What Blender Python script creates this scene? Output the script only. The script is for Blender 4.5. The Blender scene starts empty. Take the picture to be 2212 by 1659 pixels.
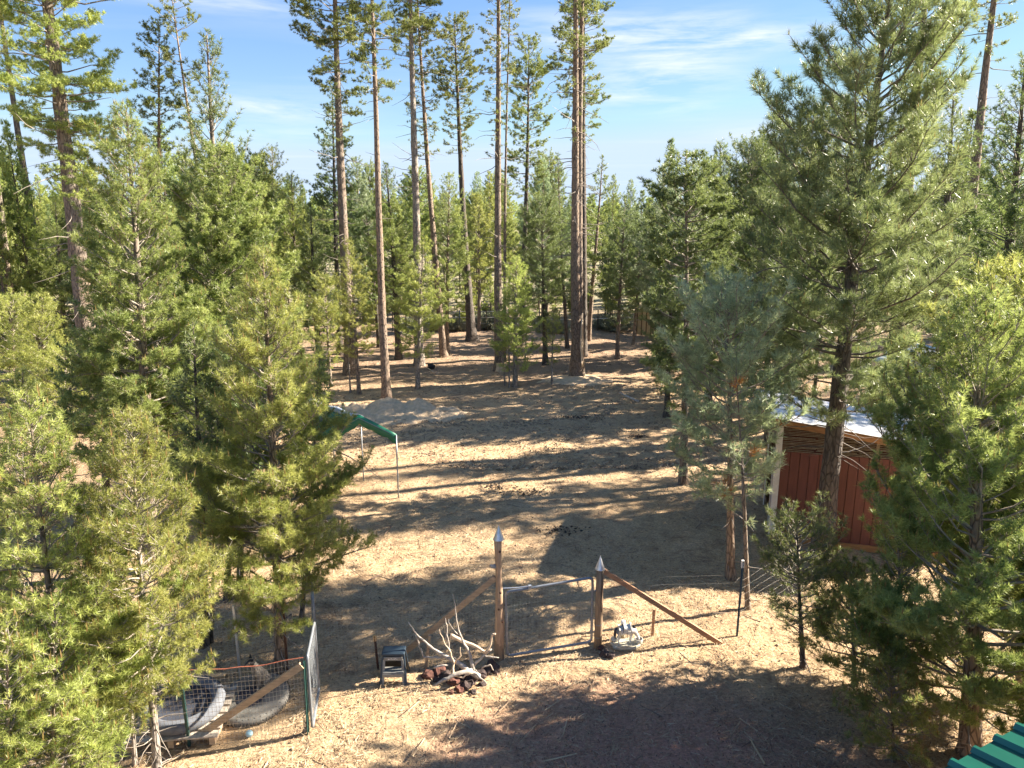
import bpy, math, random
import numpy as np
from mathutils import Vector, Matrix

# ------------------------------------------------------------------ camera, world, sun
SC = bpy.context.scene
COL = SC.collection
CAM_H = 7.2
PITCH = math.radians(13)
FPX = 0.694 * 2212
cam_d = bpy.data.cameras.new('camera')
cam_d.sensor_width = 36; cam_d.sensor_fit = 'HORIZONTAL'; cam_d.lens = 0.694 * 36
cam_d.clip_end = 3000; cam_d.clip_start = 0.1
cam = bpy.data.objects.new('camera', cam_d); COL.objects.link(cam)
cam.location = (0, 0, CAM_H); cam.rotation_euler = (math.pi / 2 - PITCH, 0, 0)
SC.camera = cam

SUN_EL = math.radians(30); SUN_AZ = math.radians(75)      # azimuth clockwise from +Y
SKY_STRENGTH = 0.15; SUN_STRENGTH = 3.2; EXPOSURE = 2.85
sun_d = bpy.data.lights.new('sun', 'SUN'); sun_d.energy = SUN_STRENGTH
sun_d.angle = math.radians(0.55); sun_d.color = (1.0, 0.89, 0.74)
sun = bpy.data.objects.new('sun', sun_d); COL.objects.link(sun)
sv = Vector((math.sin(SUN_AZ) * math.cos(SUN_EL), math.cos(SUN_AZ) * math.cos(SUN_EL), math.sin(SUN_EL)))
sun.rotation_euler = sv.to_track_quat('Z', 'Y').to_euler(); sun.location = sv * 60
SC.view_settings.view_transform = 'Standard'
SC.view_settings.look = 'None'
SC.view_settings.gamma = 1; SC.view_settings.exposure = EXPOSURE
SC.view_settings.use_curve_mapping = False


def nd(nt, kind, ins=None, **props):
    n = nt.nodes.new(kind)
    for k, v in props.items(): setattr(n, k, v)
    for k, v in (ins or {}).items():
        s = n.inputs[k]
        if isinstance(v, bpy.types.NodeSocket): nt.links.new(v, s)
        else: s.default_value = v
    return n


def mth(nt, op, a, b=0.0, c=0.0, clamp=False):
    return nd(nt, 'ShaderNodeMath', {0: a, 1: b, 2: c}, operation=op, use_clamp=clamp).outputs[0]


def mixc(nt, fac, a, b, blend='MIX'):
    n = nd(nt, 'ShaderNodeMix', data_type='RGBA', blend_type=blend)
    for idx, v in ((0, fac), (6, a), (7, b)):
        if isinstance(v, bpy.types.NodeSocket): nt.links.new(v, n.inputs[idx])
        else: n.inputs[idx].default_value = v if idx == 0 else (tuple(v) + (1,))[:4]
    return n.outputs[2]


def ramp(nt, fac, stops):
    n = nd(nt, 'ShaderNodeValToRGB', {0: fac})
    e = n.color_ramp.elements
    while len(e) < len(stops): e.new(0.5)
    for el, (p, c) in zip(e, stops):
        el.position = p
        el.color = (c, c, c, 1) if not isinstance(c, tuple) else (c + (1,))[:4]
    return n.outputs[0]


W = bpy.data.worlds.new('World'); SC.world = W; W.use_nodes = True
wt = W.node_tree; wt.nodes.clear()
sky = nd(wt, 'ShaderNodeTexSky', sky_type='NISHITA', sun_disc=False, sun_elevation=SUN_EL, sun_rotation=SUN_AZ,
         altitude=1200, air_density=1.0, dust_density=0.4, ozone_density=2.2)
tc = nd(wt, 'ShaderNodeTexCoord')
sep = nd(wt, 'ShaderNodeSeparateXYZ', {0: tc.outputs['Generated']})
zc = mth(wt, 'MAXIMUM', sep.outputs[2], 0.03)
u = mth(wt, 'DIVIDE', sep.outputs[0], zc); v = mth(wt, 'DIVIDE', sep.outputs[1], zc)
pl = nd(wt, 'ShaderNodeCombineXYZ', {0: u, 1: v, 2: 0.0}).outputs[0]
mp = nd(wt, 'ShaderNodeMapping', {0: pl, 2: (0, 0, 0.12), 3: (0.30, 0.95, 1)}).outputs[0]
n1 = nd(wt, 'ShaderNodeTexNoise', {'Vector': mp, 'Scale': 1.0, 'Detail': 8.0, 'Roughness': 0.55, 'Distortion': 0.35}).outputs[0]
mp2 = nd(wt, 'ShaderNodeMapping', {0: pl, 1: (4.1, 2.3, 0), 3: (0.10, 0.16, 1)}).outputs[0]
n2 = nd(wt, 'ShaderNodeTexNoise', {'Vector': mp2, 'Scale': 1.0, 'Detail': 3.0}).outputs[0]
cl = ramp(wt, n1, [(0.50, 0.0), (0.74, 1.0)])
cm = ramp(wt, n2, [(0.38, 0.12), (0.60, 1.0)])
cfac = mth(wt, 'MULTIPLY', cl, cm)


def blob(x, y, sx, sy, amp):
    """a cloud bank round one compass direction, shaped by the same noise"""
    r = ((x - 1106) / FPX, math.cos(PITCH) - (y - 829.5) / FPX * math.sin(PITCH), -math.sin(PITCH) - (y - 829.5) / FPX * math.cos(PITCH))
    az = math.atan2(r[0], r[1]); el = math.atan2(r[2], math.hypot(r[0], r[1]))
    A = mth(wt, 'ARCTAN2', sep.outputs[0], sep.outputs[1])
    E_ = mth(wt, 'ARCSINE', sep.outputs[2])
    a = mth(wt, 'DIVIDE', mth(wt, 'SUBTRACT', A, az), sx / FPX); b = mth(wt, 'DIVIDE', mth(wt, 'SUBTRACT', E_, el), sy / FPX)
    d = mth(wt, 'ADD', mth(wt, 'MULTIPLY', a, a), mth(wt, 'MULTIPLY', b, b))
    g_ = mth(wt, 'MULTIPLY', mth(wt, 'POWER', 2.718, mth(wt, 'MULTIPLY', d, -1.0)), amp)
    return g_


aemap = nd(wt, 'ShaderNodeCombineXYZ', {0: mth(wt, 'ARCTAN2', sep.outputs[0], sep.outputs[1]), 1: mth(wt, 'ARCSINE', sep.outputs[2]), 2: 0.0}).outputs[0]
mp3 = nd(wt, 'ShaderNodeMapping', {0: aemap, 2: (0, 0, -0.05), 3: (6.0, 46.0, 1)}).outputs[0]
n3 = nd(wt, 'ShaderNodeTexNoise', {'Vector': mp3, 'Scale': 1.0, 'Detail': 7.0, 'Roughness': 0.62, 'Distortion': 0.25}).outputs[0]
bsum = None
for args in [(1430, 75, 190, 34, 1.0), (1620, 88, 110, 18, .75), (1440, 165, 130, 40, .9), (1180, 70, 130, 40, .45), (1480, 237, 50, 14, .5),
             (600, 235, 130, 22, .75), (500, 10, 150, 20, .6), (1340, 205, 90, 20, .5), (1620, 285, 120, 16, .35), (1900, 60, 100, 20, .35), (560, 290, 120, 20, .35)]:
    b_ = blob(*args); bsum = b_ if bsum is None else mth(wt, 'ADD', bsum, b_)
bf = mth(wt, 'MULTIPLY', mth(wt, 'MINIMUM', bsum, 1.0), ramp(wt, n3, [(0.36, 0.0), (0.62, 1.0)]))
cfac = mth(wt, 'MINIMUM', mth(wt, 'ADD', mth(wt, 'MULTIPLY', cfac, 0.22), mth(wt, 'MULTIPLY', bf, 0.85)), 0.9)
skyg = nd(wt, 'ShaderNodeGamma', {0: sky.outputs[0], 1: 0.62}).outputs[0]
skyc = nd(wt, 'ShaderNodeHueSaturation', {'Color': skyg, 'Hue': .512, 'Saturation': 1.50, 'Value': .375}).outputs[0]
skyc = nd(wt, 'ShaderNodeVectorMath', {0: skyc, 1: (.66, .82, 1.02)}, operation='MINIMUM').outputs[0]
wc = mixc(wt, cfac, skyc, (1.05, 1.08, 1.14))
bg = nd(wt, 'ShaderNodeBackground', {0: wc, 1: SKY_STRENGTH})
wo = nd(wt, 'ShaderNodeOutputWorld', {0: bg.outputs[0]})


# ------------------------------------------------------------------ placing helpers (photo at 2212 px wide)
def ray(x, y):
    a = (x - 1106) / FPX; b = -(y - 829.5) / FPX
    return (a, math.cos(PITCH) + b * math.sin(PITCH), -math.sin(PITCH) + b * math.cos(PITCH))


def G(x, y, z=0.0):
    r = ray(x, y); t = (z - CAM_H) / r[2]
    return Vector((r[0] * t, r[1] * t, z))


def AT(x, y, Y):
    r = ray(x, y); t = Y / r[1]
    return Vector((r[0] * t, Y, CAM_H + r[2] * t))


def depth(p): return p[1] * math.cos(PITCH) + (CAM_H - p[2]) * math.sin(PITCH)


# ------------------------------------------------------------------ numpy value noise
_nr = np.random.RandomState(7)
_NT = _nr.rand(256, 256)


def vnoise(x, y):
    xi = np.floor(x).astype(int); yi = np.floor(y).astype(int)
    fx = x - xi; fy = y - yi; fx = fx * fx * (3 - 2 * fx); fy = fy * fy * (3 - 2 * fy)
    a = _NT[xi % 256, yi % 256]; b = _NT[(xi + 1) % 256, yi % 256]; c = _NT[xi % 256, (yi + 1) % 256]; d = _NT[(xi + 1) % 256, (yi + 1) % 256]
    return (a * (1 - fx) + b * fx) * (1 - fy) + (c * (1 - fx) + d * fx) * fy - 0.5


def ground_h(x, y):
    x = np.asarray(x, float); y = np.asarray(y, float)
    h = 0.10 * vnoise(x * .35 + 9, y * .35 + 4) + 0.055 * vnoise(x * 1.1 + 31, y * 1.1 + 2) + 0.045 * vnoise(x * 2.9, y * 2.9 + 50) + 0.03 * vnoise(x * 6.3 + 5, y * 6.3 + 80)
    far = np.clip((np.hypot(x, y) - 70) / 200, 0, 1)
    return h + far * 6.0 * (vnoise(x * .01 + 3, y * .01) + .35)


def gz(x, y): return float(ground_h(np.array([x]), np.array([y]))[0])


# ------------------------------------------------------------------ mesh helpers
def mesh_np(name, V, F, mat, smooth=False, attr=None):
    """V (n,3); F (m,k) all the same k"""
    me = bpy.data.meshes.new(name)
    V = np.asarray(V, np.float32); F = np.asarray(F, np.int32); k = F.shape[1]
    me.vertices.add(len(V)); me.vertices.foreach_set('co', V.ravel())
    me.loops.add(F.size); me.loops.foreach_set('vertex_index', F.ravel())
    me.polygons.add(len(F)); me.polygons.foreach_set('loop_start', np.arange(len(F), dtype=np.int32) * k)
    if attr is not None:
        a = me.attributes.new('v', 'FLOAT', 'POINT'); a.data.foreach_set('value', np.asarray(attr, np.float32))
    me.update(calc_edges=True)
    if smooth: me.polygons.foreach_set('use_smooth', np.ones(len(F), bool))
    me.materials.append(mat)
    return me


class MB:
    def __init__(s): s.v = []; s.f = []

    def add(s, vs, fs):
        o = len(s.v); s.v += [tuple(p) for p in vs]; s.f += [tuple(i + o for i in f) for f in fs]; return s

    def box(s, c, size, M=None):
        x, y, z = [d / 2 for d in size]
        vs = [Vector((sx * x, sy * y, sz * z)) for sx in (-1, 1) for sy in (-1, 1) for sz in (-1, 1)]
        if M is not None: vs = [M @ p for p in vs]
        vs = [p + Vector(c) for p in vs]
        return s.add(vs, [(0, 1, 3, 2), (4, 6, 7, 5), (0, 4, 5, 1), (2, 3, 7, 6), (0, 2, 6, 4), (1, 5, 7, 3)])

    def bar(s, a, b, w, h, up=(0, 0, 1)):
        """rectangular beam from a to b"""
        a = Vector(a); b = Vector(b); d = (b - a).normalized(); sx = d.cross(Vector(up))
        if sx.length < 1e-4: sx = Vector((1, 0, 0))
        sx.normalize(); sy = sx.cross(d).normalized()
        vs = []
        for p in (a, b):
            for i, j in ((-1, -1), (1, -1), (1, 1), (-1, 1)): vs.append(p + sx * i * w / 2 + sy * j * h / 2)
        return s.add(vs, [(3, 2, 1, 0), (4, 5, 6, 7), (0, 1, 5, 4), (1, 2, 6, 5), (2, 3, 7, 6), (3, 0, 4, 7)])

    def tube(s, pts, rad, n=8, cap=True, squash=None):
        pts = [Vector(p) for p in pts]
        if not isinstance(rad, (list, tuple)): rad = [rad] * len(pts)
        o = []; prev = None
        for i, p in enumerate(pts):
            d = (pts[min(i + 1, len(pts) - 1)] - pts[max(i - 1, 0)]).normalized()
            if prev is None:
                q = Vector((0, 0, 1)) if abs(d.z) < .9 else Vector((1, 0, 0)); sx = d.cross(q).normalized()
            else:
                sx = (prev - d * prev.dot(d)).normalized()
            prev = sx; sy = d.cross(sx)
            for k in range(n):
                a = 2 * math.pi * k / n
                o.append(p + (sx * math.cos(a) + sy * math.sin(a)) * rad[i])
        f = []
        for i in range(len(pts) - 1):
            for k in range(n):
                k2 = (k + 1) % n; f.append((i * n + k, i * n + k2, (i + 1) * n + k2, (i + 1) * n + k))
        if cap: f.append(tuple(range(n - 1, -1, -1))); f.append(tuple((len(pts) - 1) * n + k for k in range(n)))
        return s.add(o, f)

    def lathe(s, prof, c=(0, 0, 0), n=24):
        c = Vector(c); o = []; f = []
        for r, z in prof:
            for k in range(n):
                a = 2 * math.pi * k / n; o.append(c + Vector((r * math.cos(a), r * math.sin(a), z)))
        for i in range(len(prof) - 1):
            for k in range(n):
                k2 = (k + 1) % n; f.append((i * n + k, i * n + k2, (i + 1) * n + k2, (i + 1) * n + k))
        return s.add(o, f)

    def obj(s, name, mat, parent=None, smooth=False, bevel=0):
        me = bpy.data.meshes.new(name); me.from_pydata(s.v, [], s.f); me.materials.append(mat)
        if smooth:
            me.polygons.foreach_set('use_smooth', [True] * len(me.polygons))
        o = link(name, me, parent)
        if bevel:
            m = o.modifiers.new('bevel', 'BEVEL'); m.width = bevel; m.segments = 2; m.limit_method = 'ANGLE'
        return o


def link(name, me, parent=None):
    o = bpy.data.objects.new(name, me); COL.objects.link(o)
    if parent is not None: o.parent = parent
    return o


def tag(o, label=None, cat=None, group=None, kind=None):
    for k, v_ in (('label', label), ('category', cat), ('group', group), ('kind', kind)):
        if v_: o[k] = v_
    return o


def thing(name, label, cat, loc=(0, 0, 0), rz=0.0, group=None):
    o = bpy.data.objects.new(name, None); COL.objects.link(o)
    o.location = loc; o.rotation_euler = (0, 0, rz); o.empty_display_size = .1
    return tag(o, label, cat, group)


# ------------------------------------------------------------------ materials
def mat(name):
    m = bpy.data.materials.new(name); m.use_nodes = True; nt = m.node_tree
    return m, nt, nt.nodes['Principled BSDF']


def simple(name, col, rough=.6, metal=0.0, var=.25, scale=8.0, bump=.0, stretch=(1, 1, 1), spec=.5, dirt=None):
    m, nt, b = mat(name)
    tc = nd(nt, 'ShaderNodeTexCoord')
    mp = nd(nt, 'ShaderNodeMapping', {0: tc.outputs['Object'], 3: stretch}).outputs[0]
    n = nd(nt, 'ShaderNodeTexNoise', {'Vector': mp, 'Scale': scale, 'Detail': 6.0, 'Roughness': .6}).outputs[0]
    oi = nd(nt, 'ShaderNodeObjectInfo')
    k = mth(nt, 'ADD', ramp(nt, n, [(.3, 1 - var), (.7, 1 + var)]), mth(nt, 'MULTIPLY_ADD', oi.outputs['Random'], .16, -.08))
    c = nd(nt, 'ShaderNodeVectorMath', {0: col, 3: k}, operation='SCALE').outputs[0]
    if dirt:
        n2_ = nd(nt, 'ShaderNodeTexNoise', {'Vector': mp, 'Scale': scale * .35, 'Detail': 8.0, 'Roughness': .7}).outputs[0]
        c = mixc(nt, ramp(nt, n2_, [(.48, 0.0), (.68, .75)]), c, dirt)
    nt.links.new(c, b.inputs['Base Color'])
    b.inputs['Roughness'].default_value = rough; b.inputs['Metallic'].default_value = metal
    b.inputs['Specular IOR Level'].default_value = spec
    if bump:
        bp = nd(nt, 'ShaderNodeBump', {'Height': n, 'Strength': bump, 'Distance': .02})
        nt.links.new(bp.outputs[0], b.inputs['Normal'])
    return m


def needle_mat(name, dark, light, gloss=.42, transl=.3):
    m, nt, b = mat(name)
    at = nd(nt, 'ShaderNodeAttribute', attribute_name='v')
    oi = nd(nt, 'ShaderNodeObjectInfo')
    tc = nd(nt, 'ShaderNodeTexCoord')
    n = nd(nt, 'ShaderNodeTexNoise', {'Vector': tc.outputs['Object'], 'Scale': 1.1, 'Detail': 3.0}).outputs[0]
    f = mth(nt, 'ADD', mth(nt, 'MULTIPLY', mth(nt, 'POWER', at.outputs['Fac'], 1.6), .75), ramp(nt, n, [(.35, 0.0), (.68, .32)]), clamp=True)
    c = mixc(nt, f, dark, light)  # pale tufts on a darker base put sunlit glints into the colour
    hs = nd(nt, 'ShaderNodeHueSaturation', {'Hue': mth(nt, 'MULTIPLY_ADD', oi.outputs['Random'], .03, .485),
                                           'Value': mth(nt, 'MULTIPLY_ADD', oi.outputs['Random'], .3, .85), 'Color': c}).outputs[0]
    c = mixc(nt, mth(nt, 'GREATER_THAN', at.outputs['Fac'], 1.5), hs, (.30, .20, .09))
    c = mixc(nt, mth(nt, 'GREATER_THAN', at.outputs['Fac'], 2.5), c, (.40, .13, .03))
    nt.links.new(c, b.inputs['Base Color']); b.inputs['Roughness'].default_value = gloss
    b.inputs['Specular IOR Level'].default_value = .6
    tr = nd(nt, 'ShaderNodeBsdfTranslucent', {'Color': mixc(nt, .25, c, (.40, .47, .10), 'MIX')})
    mx = nd(nt, 'ShaderNodeMixShader', {0: transl, 1: b.outputs[0], 2: tr.outputs[0]})
    nt.links.new(mx.outputs[0], nt.nodes['Material Output'].inputs[0])
    return m


def bark_mat(name, c1, c2, c3=None, scale=1.0, bump=.9):
    m, nt, b = mat(name)
    tc = nd(nt, 'ShaderNodeTexCoord')
    mp = nd(nt, 'ShaderNodeMapping', {0: tc.outputs['Object'], 3: (9 * scale, 9 * scale, 2.6 * scale)}).outputs[0]
    n = nd(nt, 'ShaderNodeTexNoise', {'Vector': mp, 'Scale': 1.6, 'Detail': 8.0, 'Roughness': .65}).outputs[0]
    vo = nd(nt, 'ShaderNodeTexVoronoi', {'Vector': mp, 'Scale': 1.5}, feature='DISTANCE_TO_EDGE').outputs[0]
    c = mixc(nt, ramp(nt, n, [(.32, 0.0), (.66, 1.0)]), c1, c2)
    mp2 = nd(nt, 'ShaderNodeMapping', {0: tc.outputs['Object'], 3: (.8, .8, .35)}).outputs[0]
    n2_ = nd(nt, 'ShaderNodeTexNoise', {'Vector': mp2, 'Scale': 1.5, 'Detail': 4.0}).outputs[0]
    c = mixc(nt, ramp(nt, n2_, [(.42, 0.0), (.65, .8)]), c, c3 or c2)
    crack = ramp(nt, vo, [(.0, .35), (.12, 1.0)])
    c = nd(nt, 'ShaderNodeVectorMath', {0: c, 3: crack}, operation='SCALE').outputs[0]
    nt.links.new(c, b.inputs['Base Color']); b.inputs['Roughness'].default_value = .85
    h = mth(nt, 'ADD', n, mth(nt, 'MULTIPLY', crack, .8))
    bp = nd(nt, 'ShaderNodeBump', {'Height': h, 'Strength': bump, 'Distance': .03})
    nt.links.new(bp.outputs[0], b.inputs['Normal'])
    return m


M = {}
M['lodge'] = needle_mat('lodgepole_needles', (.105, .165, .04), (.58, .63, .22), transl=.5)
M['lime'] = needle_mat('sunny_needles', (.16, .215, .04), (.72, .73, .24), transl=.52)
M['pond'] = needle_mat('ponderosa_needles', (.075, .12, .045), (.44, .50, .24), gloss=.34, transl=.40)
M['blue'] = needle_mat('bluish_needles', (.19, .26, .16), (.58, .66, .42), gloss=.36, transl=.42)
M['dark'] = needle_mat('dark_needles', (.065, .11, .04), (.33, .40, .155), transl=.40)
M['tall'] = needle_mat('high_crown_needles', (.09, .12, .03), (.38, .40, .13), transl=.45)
M['bark'] = bark_mat('grey_bark', (.13, .105, .085), (.30, .25, .20), (.27, .19, .13))
M['bark_red'] = bark_mat('red_bark', (.15, .11, .08), (.35, .26, .19), (.28, .20, .14))
M['bark_dark'] = bark_mat('dark_bark', (.06, .05, .042), (.16, .135, .115), (.13, .095, .07))
M['bark_pale'] = bark_mat('pale_bark', (.22, .19, .16), (.40, .36, .31), (.36, .27, .20))
M['limb'] = simple('branch_bark', (.25, .215, .18), .8, var=.4, scale=6)
M['limb_dark'] = simple('dark_branch_bark', (.12, .10, .085), .8, var=.4, scale=6)


# ------------------------------------------------------------------ pine generator
def nrm(a): return a / np.maximum(np.linalg.norm(a, axis=-1, keepdims=True), 1e-9)


def prisms(P0, P1, R0, R1, n=3):
    """tapered n-sided tubes between point arrays"""
    P0 = np.asarray(P0); P1 = np.asarray(P1); R0 = np.asarray(R0); R1 = np.asarray(R1)
    d = nrm(P1 - P0); ref = np.where(np.abs(d[:, 2:3]) < .9, np.array([[0, 0, 1.]]), np.array([[1., 0, 0]]))
    a = nrm(np.cross(d, ref)); b = np.cross(d, a)
    ang = 2 * np.pi * np.arange(n) / n
    off = a[:, None, :] * np.cos(ang)[None, :, None] + b[:, None, :] * np.sin(ang)[None, :, None]
    V = np.concatenate([P0[:, None] + off * R0[:, None, None], P1[:, None] + off * R1[:, None, None]], 1)
    base = (np.arange(len(P0)) * 2 * n)[:, None, None]
    k = np.arange(n); k2 = (k + 1) % n
    F = np.stack([k, k2, k2 + n, k + n], 1)[None] + base
    return V.reshape(-1, 3), F.reshape(-1, 4)


def needles(rng, P0, P1, ln, wd, sp, per, v, tipbias=.0, up=.25, th=(25, 85), candles=False, orange=None):
    P0 = np.asarray(P0); P1 = np.asarray(P1); v = np.asarray(v)
    L = np.linalg.norm(P1 - P0, axis=1); cnt = np.maximum(1, np.round(L / sp + rng.rand(len(L)) * .9)).astype(int)
    idx = np.repeat(np.arange(len(L)), cnt)
    t = rng.rand(len(idx)) ** (1 - tipbias)
    ax = nrm(P1 - P0)[idx]; pos = P0[idx] + (P1 - P0)[idx] * t[:, None]
    tv = v[idx] * .35 + rng.rand(len(idx)) * .65
    pos = np.repeat(pos, per, 0); ax = np.repeat(ax, per, 0); tv = np.repeat(tv, per)
    n = len(pos)
    r = rng.randn(n, 3); perp = nrm(r - ax * (r * ax).sum(1, keepdims=True))
    a = np.radians(rng.uniform(th[0], th[1], n))[:, None]
    d = ax * np.cos(a) + perp * np.sin(a); d[:, 2] += up * rng.rand(n); d = nrm(d)
    side = nrm(np.cross(d, rng.randn(n, 3)))
    l = (ln * rng.uniform(.65, 1.15, n))[:, None]; w = wd * .5
    V = np.stack([pos - side * w, pos + side * w, pos + d * l], 1).reshape(-1, 3)
    if orange is not None:
        o_ = np.repeat(np.repeat(orange[np.arange(len(L))][:, None], 1, 1).ravel()[idx], per); tv = np.where(o_, 3.0, tv)
    A = np.repeat(tv, 3)
    if candles:
        c = P1[rng.rand(len(P1)) < .13]
        if len(c):
            c = np.repeat(c, 2, 0); m = len(c)
            an = np.where(np.arange(m) % 2, 0, np.pi / 2)
            s_ = np.stack([np.cos(an), np.sin(an), np.zeros(m)], 1) * .011
            tip = c + np.stack([rng.uniform(-.02, .02, m), rng.uniform(-.02, .02, m), rng.uniform(.06, .13, m)], 1)
            V = np.concatenate([V, np.stack([c - s_, c + s_, tip], 1).reshape(-1, 3)]); A = np.concatenate([A, np.full(m * 3, 2.0)])
    F = np.arange(len(V)).reshape(-1, 3)
    return V, F, A


PROF = {
    'cone': [(0, .6), (.10, .95), (.22, 1.0), (.5, .72), (.8, .34), (1, .05)],
    'full': [(0, .65), (.15, 1.0), (.4, .92), (.65, .68), (.88, .34), (1, .07)],
    'column': [(0, .5), (.15, .85), (.4, 1), (.7, .9), (.9, .55), (1, .12)],
    'sparse': [(0, .4), (.2, .75), (.45, .9), (.7, 1.0), (.88, .7), (1, .15)],
    'narrow': [(0, .8), (.2, 1.0), (.5, .8), (.8, .45), (1, .05)],
}


def pine(seed, H, tr, cb, R, prof='cone', lean=(0, 0), spacing=.3, nbr=5, a0=-.05, a1=.9, curve=.25, tw_sp=.14, tw_len=.42,
         nl=.07, nw=.007, tsp=.03, per=7, fol=.35, gap=.06, dead=0, twigtube=True, sub=True, candles=False, flare=.35,
         wob=.05, up=.3, ns=10, tipb=.25, drop=0.0, deadlen=.8, dead_from=.1, orange=0.0, clump=0.0, th=(25, 85)):
    rng = np.random.RandomState(seed)
    px, py = PROF_X[prof]
    lean = np.array([lean[0], lean[1]])
    ph = rng.rand(4) * 6.28

    def axis(z):
        t = z / H
        w = wob * np.array([math.sin(ph[0] + t * 5) - math.sin(ph[0]), math.sin(ph[1] + t * 4) - math.sin(ph[1])]) * H * .06
        return np.array([lean[0] * t + w[0], lean[1] * t + w[1], z])
    # trunk
    nz = max(8, int(H * 2.2)); V = []
    zs = np.concatenate([[-.25, 0, .12, .3], np.linspace(.6, H * .985, nz)])
    ang = 2 * np.pi * np.arange(ns) / ns
    for z in zs:
        t = max(z, 0) / H
        r = tr * ((1 - t) ** .85 * .93 + .05) + tr * flare * math.exp(-max(z, 0) / (tr * 1.6 + .05))
        rr = r * (1 + .10 * np.sin(ang * 3 + ph[2] + z * .3) * math.exp(-z) + .05 * rng.randn(ns))
        c = axis(max(z, 0)); V.append(np.stack([c[0] + rr * np.cos(ang), c[1] + rr * np.sin(ang), np.full(ns, z)], 1))
    V = np.concatenate(V); k = np.arange(ns); k2 = (k + 1) % ns
    F = np.concatenate([np.stack([k, k2, k2 + ns, k + ns], 1) + i * ns for i in range(len(zs) - 1)])
    trunk = (V, F)
    LS0, LS1, LR0, LR1 = [], [], [], []
    S0, S1, SV = [], [], []; SO = []

    def path(p, az, L, a, c, m, r0, bend):
        s = np.linspace(0, 1, m); az_ = az + bend * s
        dx = np.cos(az_) * L * s; dy = np.sin(az_) * L * s; dz = L * (a * s + c * s * s)
        pts = p + np.stack([dx, dy, dz], 1)
        if m > 3: pts[1:] += rng.randn(m - 1, 3) * L * .018
        rr = r0 * (1 - s * .8)
        LS0.append(pts[:-1]); LS1.append(pts[1:]); LR0.append(rr[:-1]); LR1.append(rr[1:])
        return pts
    # dead / bare branches under the crown
    for i in range(dead):
        z = rng.uniform(dead_from, 1) * cb if rng.rand() < .75 else cb + rng.rand() * (H - cb) * .4
        L = deadlen * rng.uniform(.3, 1.0) * (.5 + .5 * z / max(cb, .1)); p = axis(z)
        path(p, rng.rand() * 6.28, L, rng.uniform(-.5, .2), rng.uniform(-.3, .3), 5, .008 + L * .010, rng.uniform(-.6, .6))
    z = cb
    while z < H - .12:
        t = (z - cb) / (H - cb); r = R * np.interp(t, px, py)
        nb = max(3, int(round(nbr + rng.uniform(-1, 1)))); az0 = rng.rand() * 6.28
        cl_f = 1.0 if not clump else (.55 + .75 * (vnoise(np.array([z * 1.3 + seed]), np.array([seed * 1.7]))[0] + .5))
        for j in range(nb):
            if rng.rand() < gap: continue
            az = az0 + j * 6.283 / nb + rng.uniform(-.35, .35)
            L = max(.1, r * rng.uniform(.6, 1.15) * cl_f)
            if rng.rand() < .08: L *= 1.2
            a = a0 + (a1 - a0) * t + rng.uniform(-.14, .14) - drop * rng.rand(); c = curve * rng.uniform(.5, 1.4)
            zz = z + rng.uniform(-.4, .4) * spacing
            p = axis(min(zz, H * .985)); m = 6
            pts = path(p, az, L, a, c, m, .006 + .013 * L, rng.uniform(-.35, .35))
            vb = rng.rand(); og = rng.rand() < orange
            # foliage along the branch end
            for q in range(m - 1):
                s_ = (q + .5) / (m - 1)
                if s_ > fol: S0.append(pts[q][None]); S1.append(pts[q + 1][None]); SV.append([vb]); SO.append([og])
            nt_ = int(L / tw_sp * 2)
            if nt_ == 0: continue
            s = rng.uniform(max(.12, fol - .15), 1, nt_); f = s * (m - 1); i0 = np.minimum(f.astype(int), m - 2)
            tp = pts[i0] + (pts[i0 + 1] - pts[i0]) * (f - i0)[:, None]
            bd = nrm(pts[i0 + 1] - pts[i0])
            sg = np.where(rng.rand(nt_) < .5, -1, 1) * np.radians(rng.uniform(28, 68, nt_))
            td = np.stack([bd[:, 0] * np.cos(sg) - bd[:, 1] * np.sin(sg), bd[:, 0] * np.sin(sg) + bd[:, 1] * np.cos(sg), bd[:, 2] + rng.uniform(-.25, .55, nt_) + .1 * up], 1)
            td = nrm(td); tl = (tw_len * L * (.30 + .70 * (1 - s)) * rng.uniform(.6, 1.2, nt_) + .07)
            te = tp + td * tl[:, None]; te[:, 2] += tl * .12
            if twigtube: LS0.append(tp); LS1.append(te); LR0.append(.003 + .006 * tl); LR1.append(np.full(nt_, .002))
            S0.append(tp + (te - tp) * .2); S1.append(te); SV.append(np.clip(vb + rng.uniform(-.3, .3, nt_), 0, 1)); SO.append(np.full(nt_, og))
            if sub:
                big = np.where(tl > .3)[0]
                if len(big):
                    big = np.repeat(big, 3); kk = len(big); ss = rng.uniform(.2, .85, kk)
                    sp_ = tp[big] + (te - tp)[big] * ss[:, None]; sg = np.where(rng.rand(kk) < .5, -1, 1) * np.radians(rng.uniform(30, 60, kk))
                    b2 = td[big]; sd = nrm(np.stack([b2[:, 0] * np.cos(sg) - b2[:, 1] * np.sin(sg), b2[:, 0] * np.sin(sg) + b2[:, 1] * np.cos(sg), b2[:, 2] + rng.uniform(-.2, .6, kk)], 1))
                    se = sp_ + sd * (tl[big] * (1 - ss) * .7 + .06)[:, None]
                    S0.append(sp_); S1.append(se); SV.append(np.clip(vb + rng.uniform(-.3, .3, kk), 0, 1)); SO.append(np.full(kk, og))
        z += spacing * rng.uniform(.8, 1.2) * (1 - .45 * t)
    top = axis(H * .97); S0.append(top[None] - [[0, 0, .3]]); S1.append(top[None] + [[0, 0, H * .03]]); SV.append([.8]); SO.append([False])
    LS0.append(top[None] - [[0, 0, .2]]); LS1.append(top[None] + [[0, 0, H * .03]]); LR0.append([.012]); LR1.append([.005])
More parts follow.
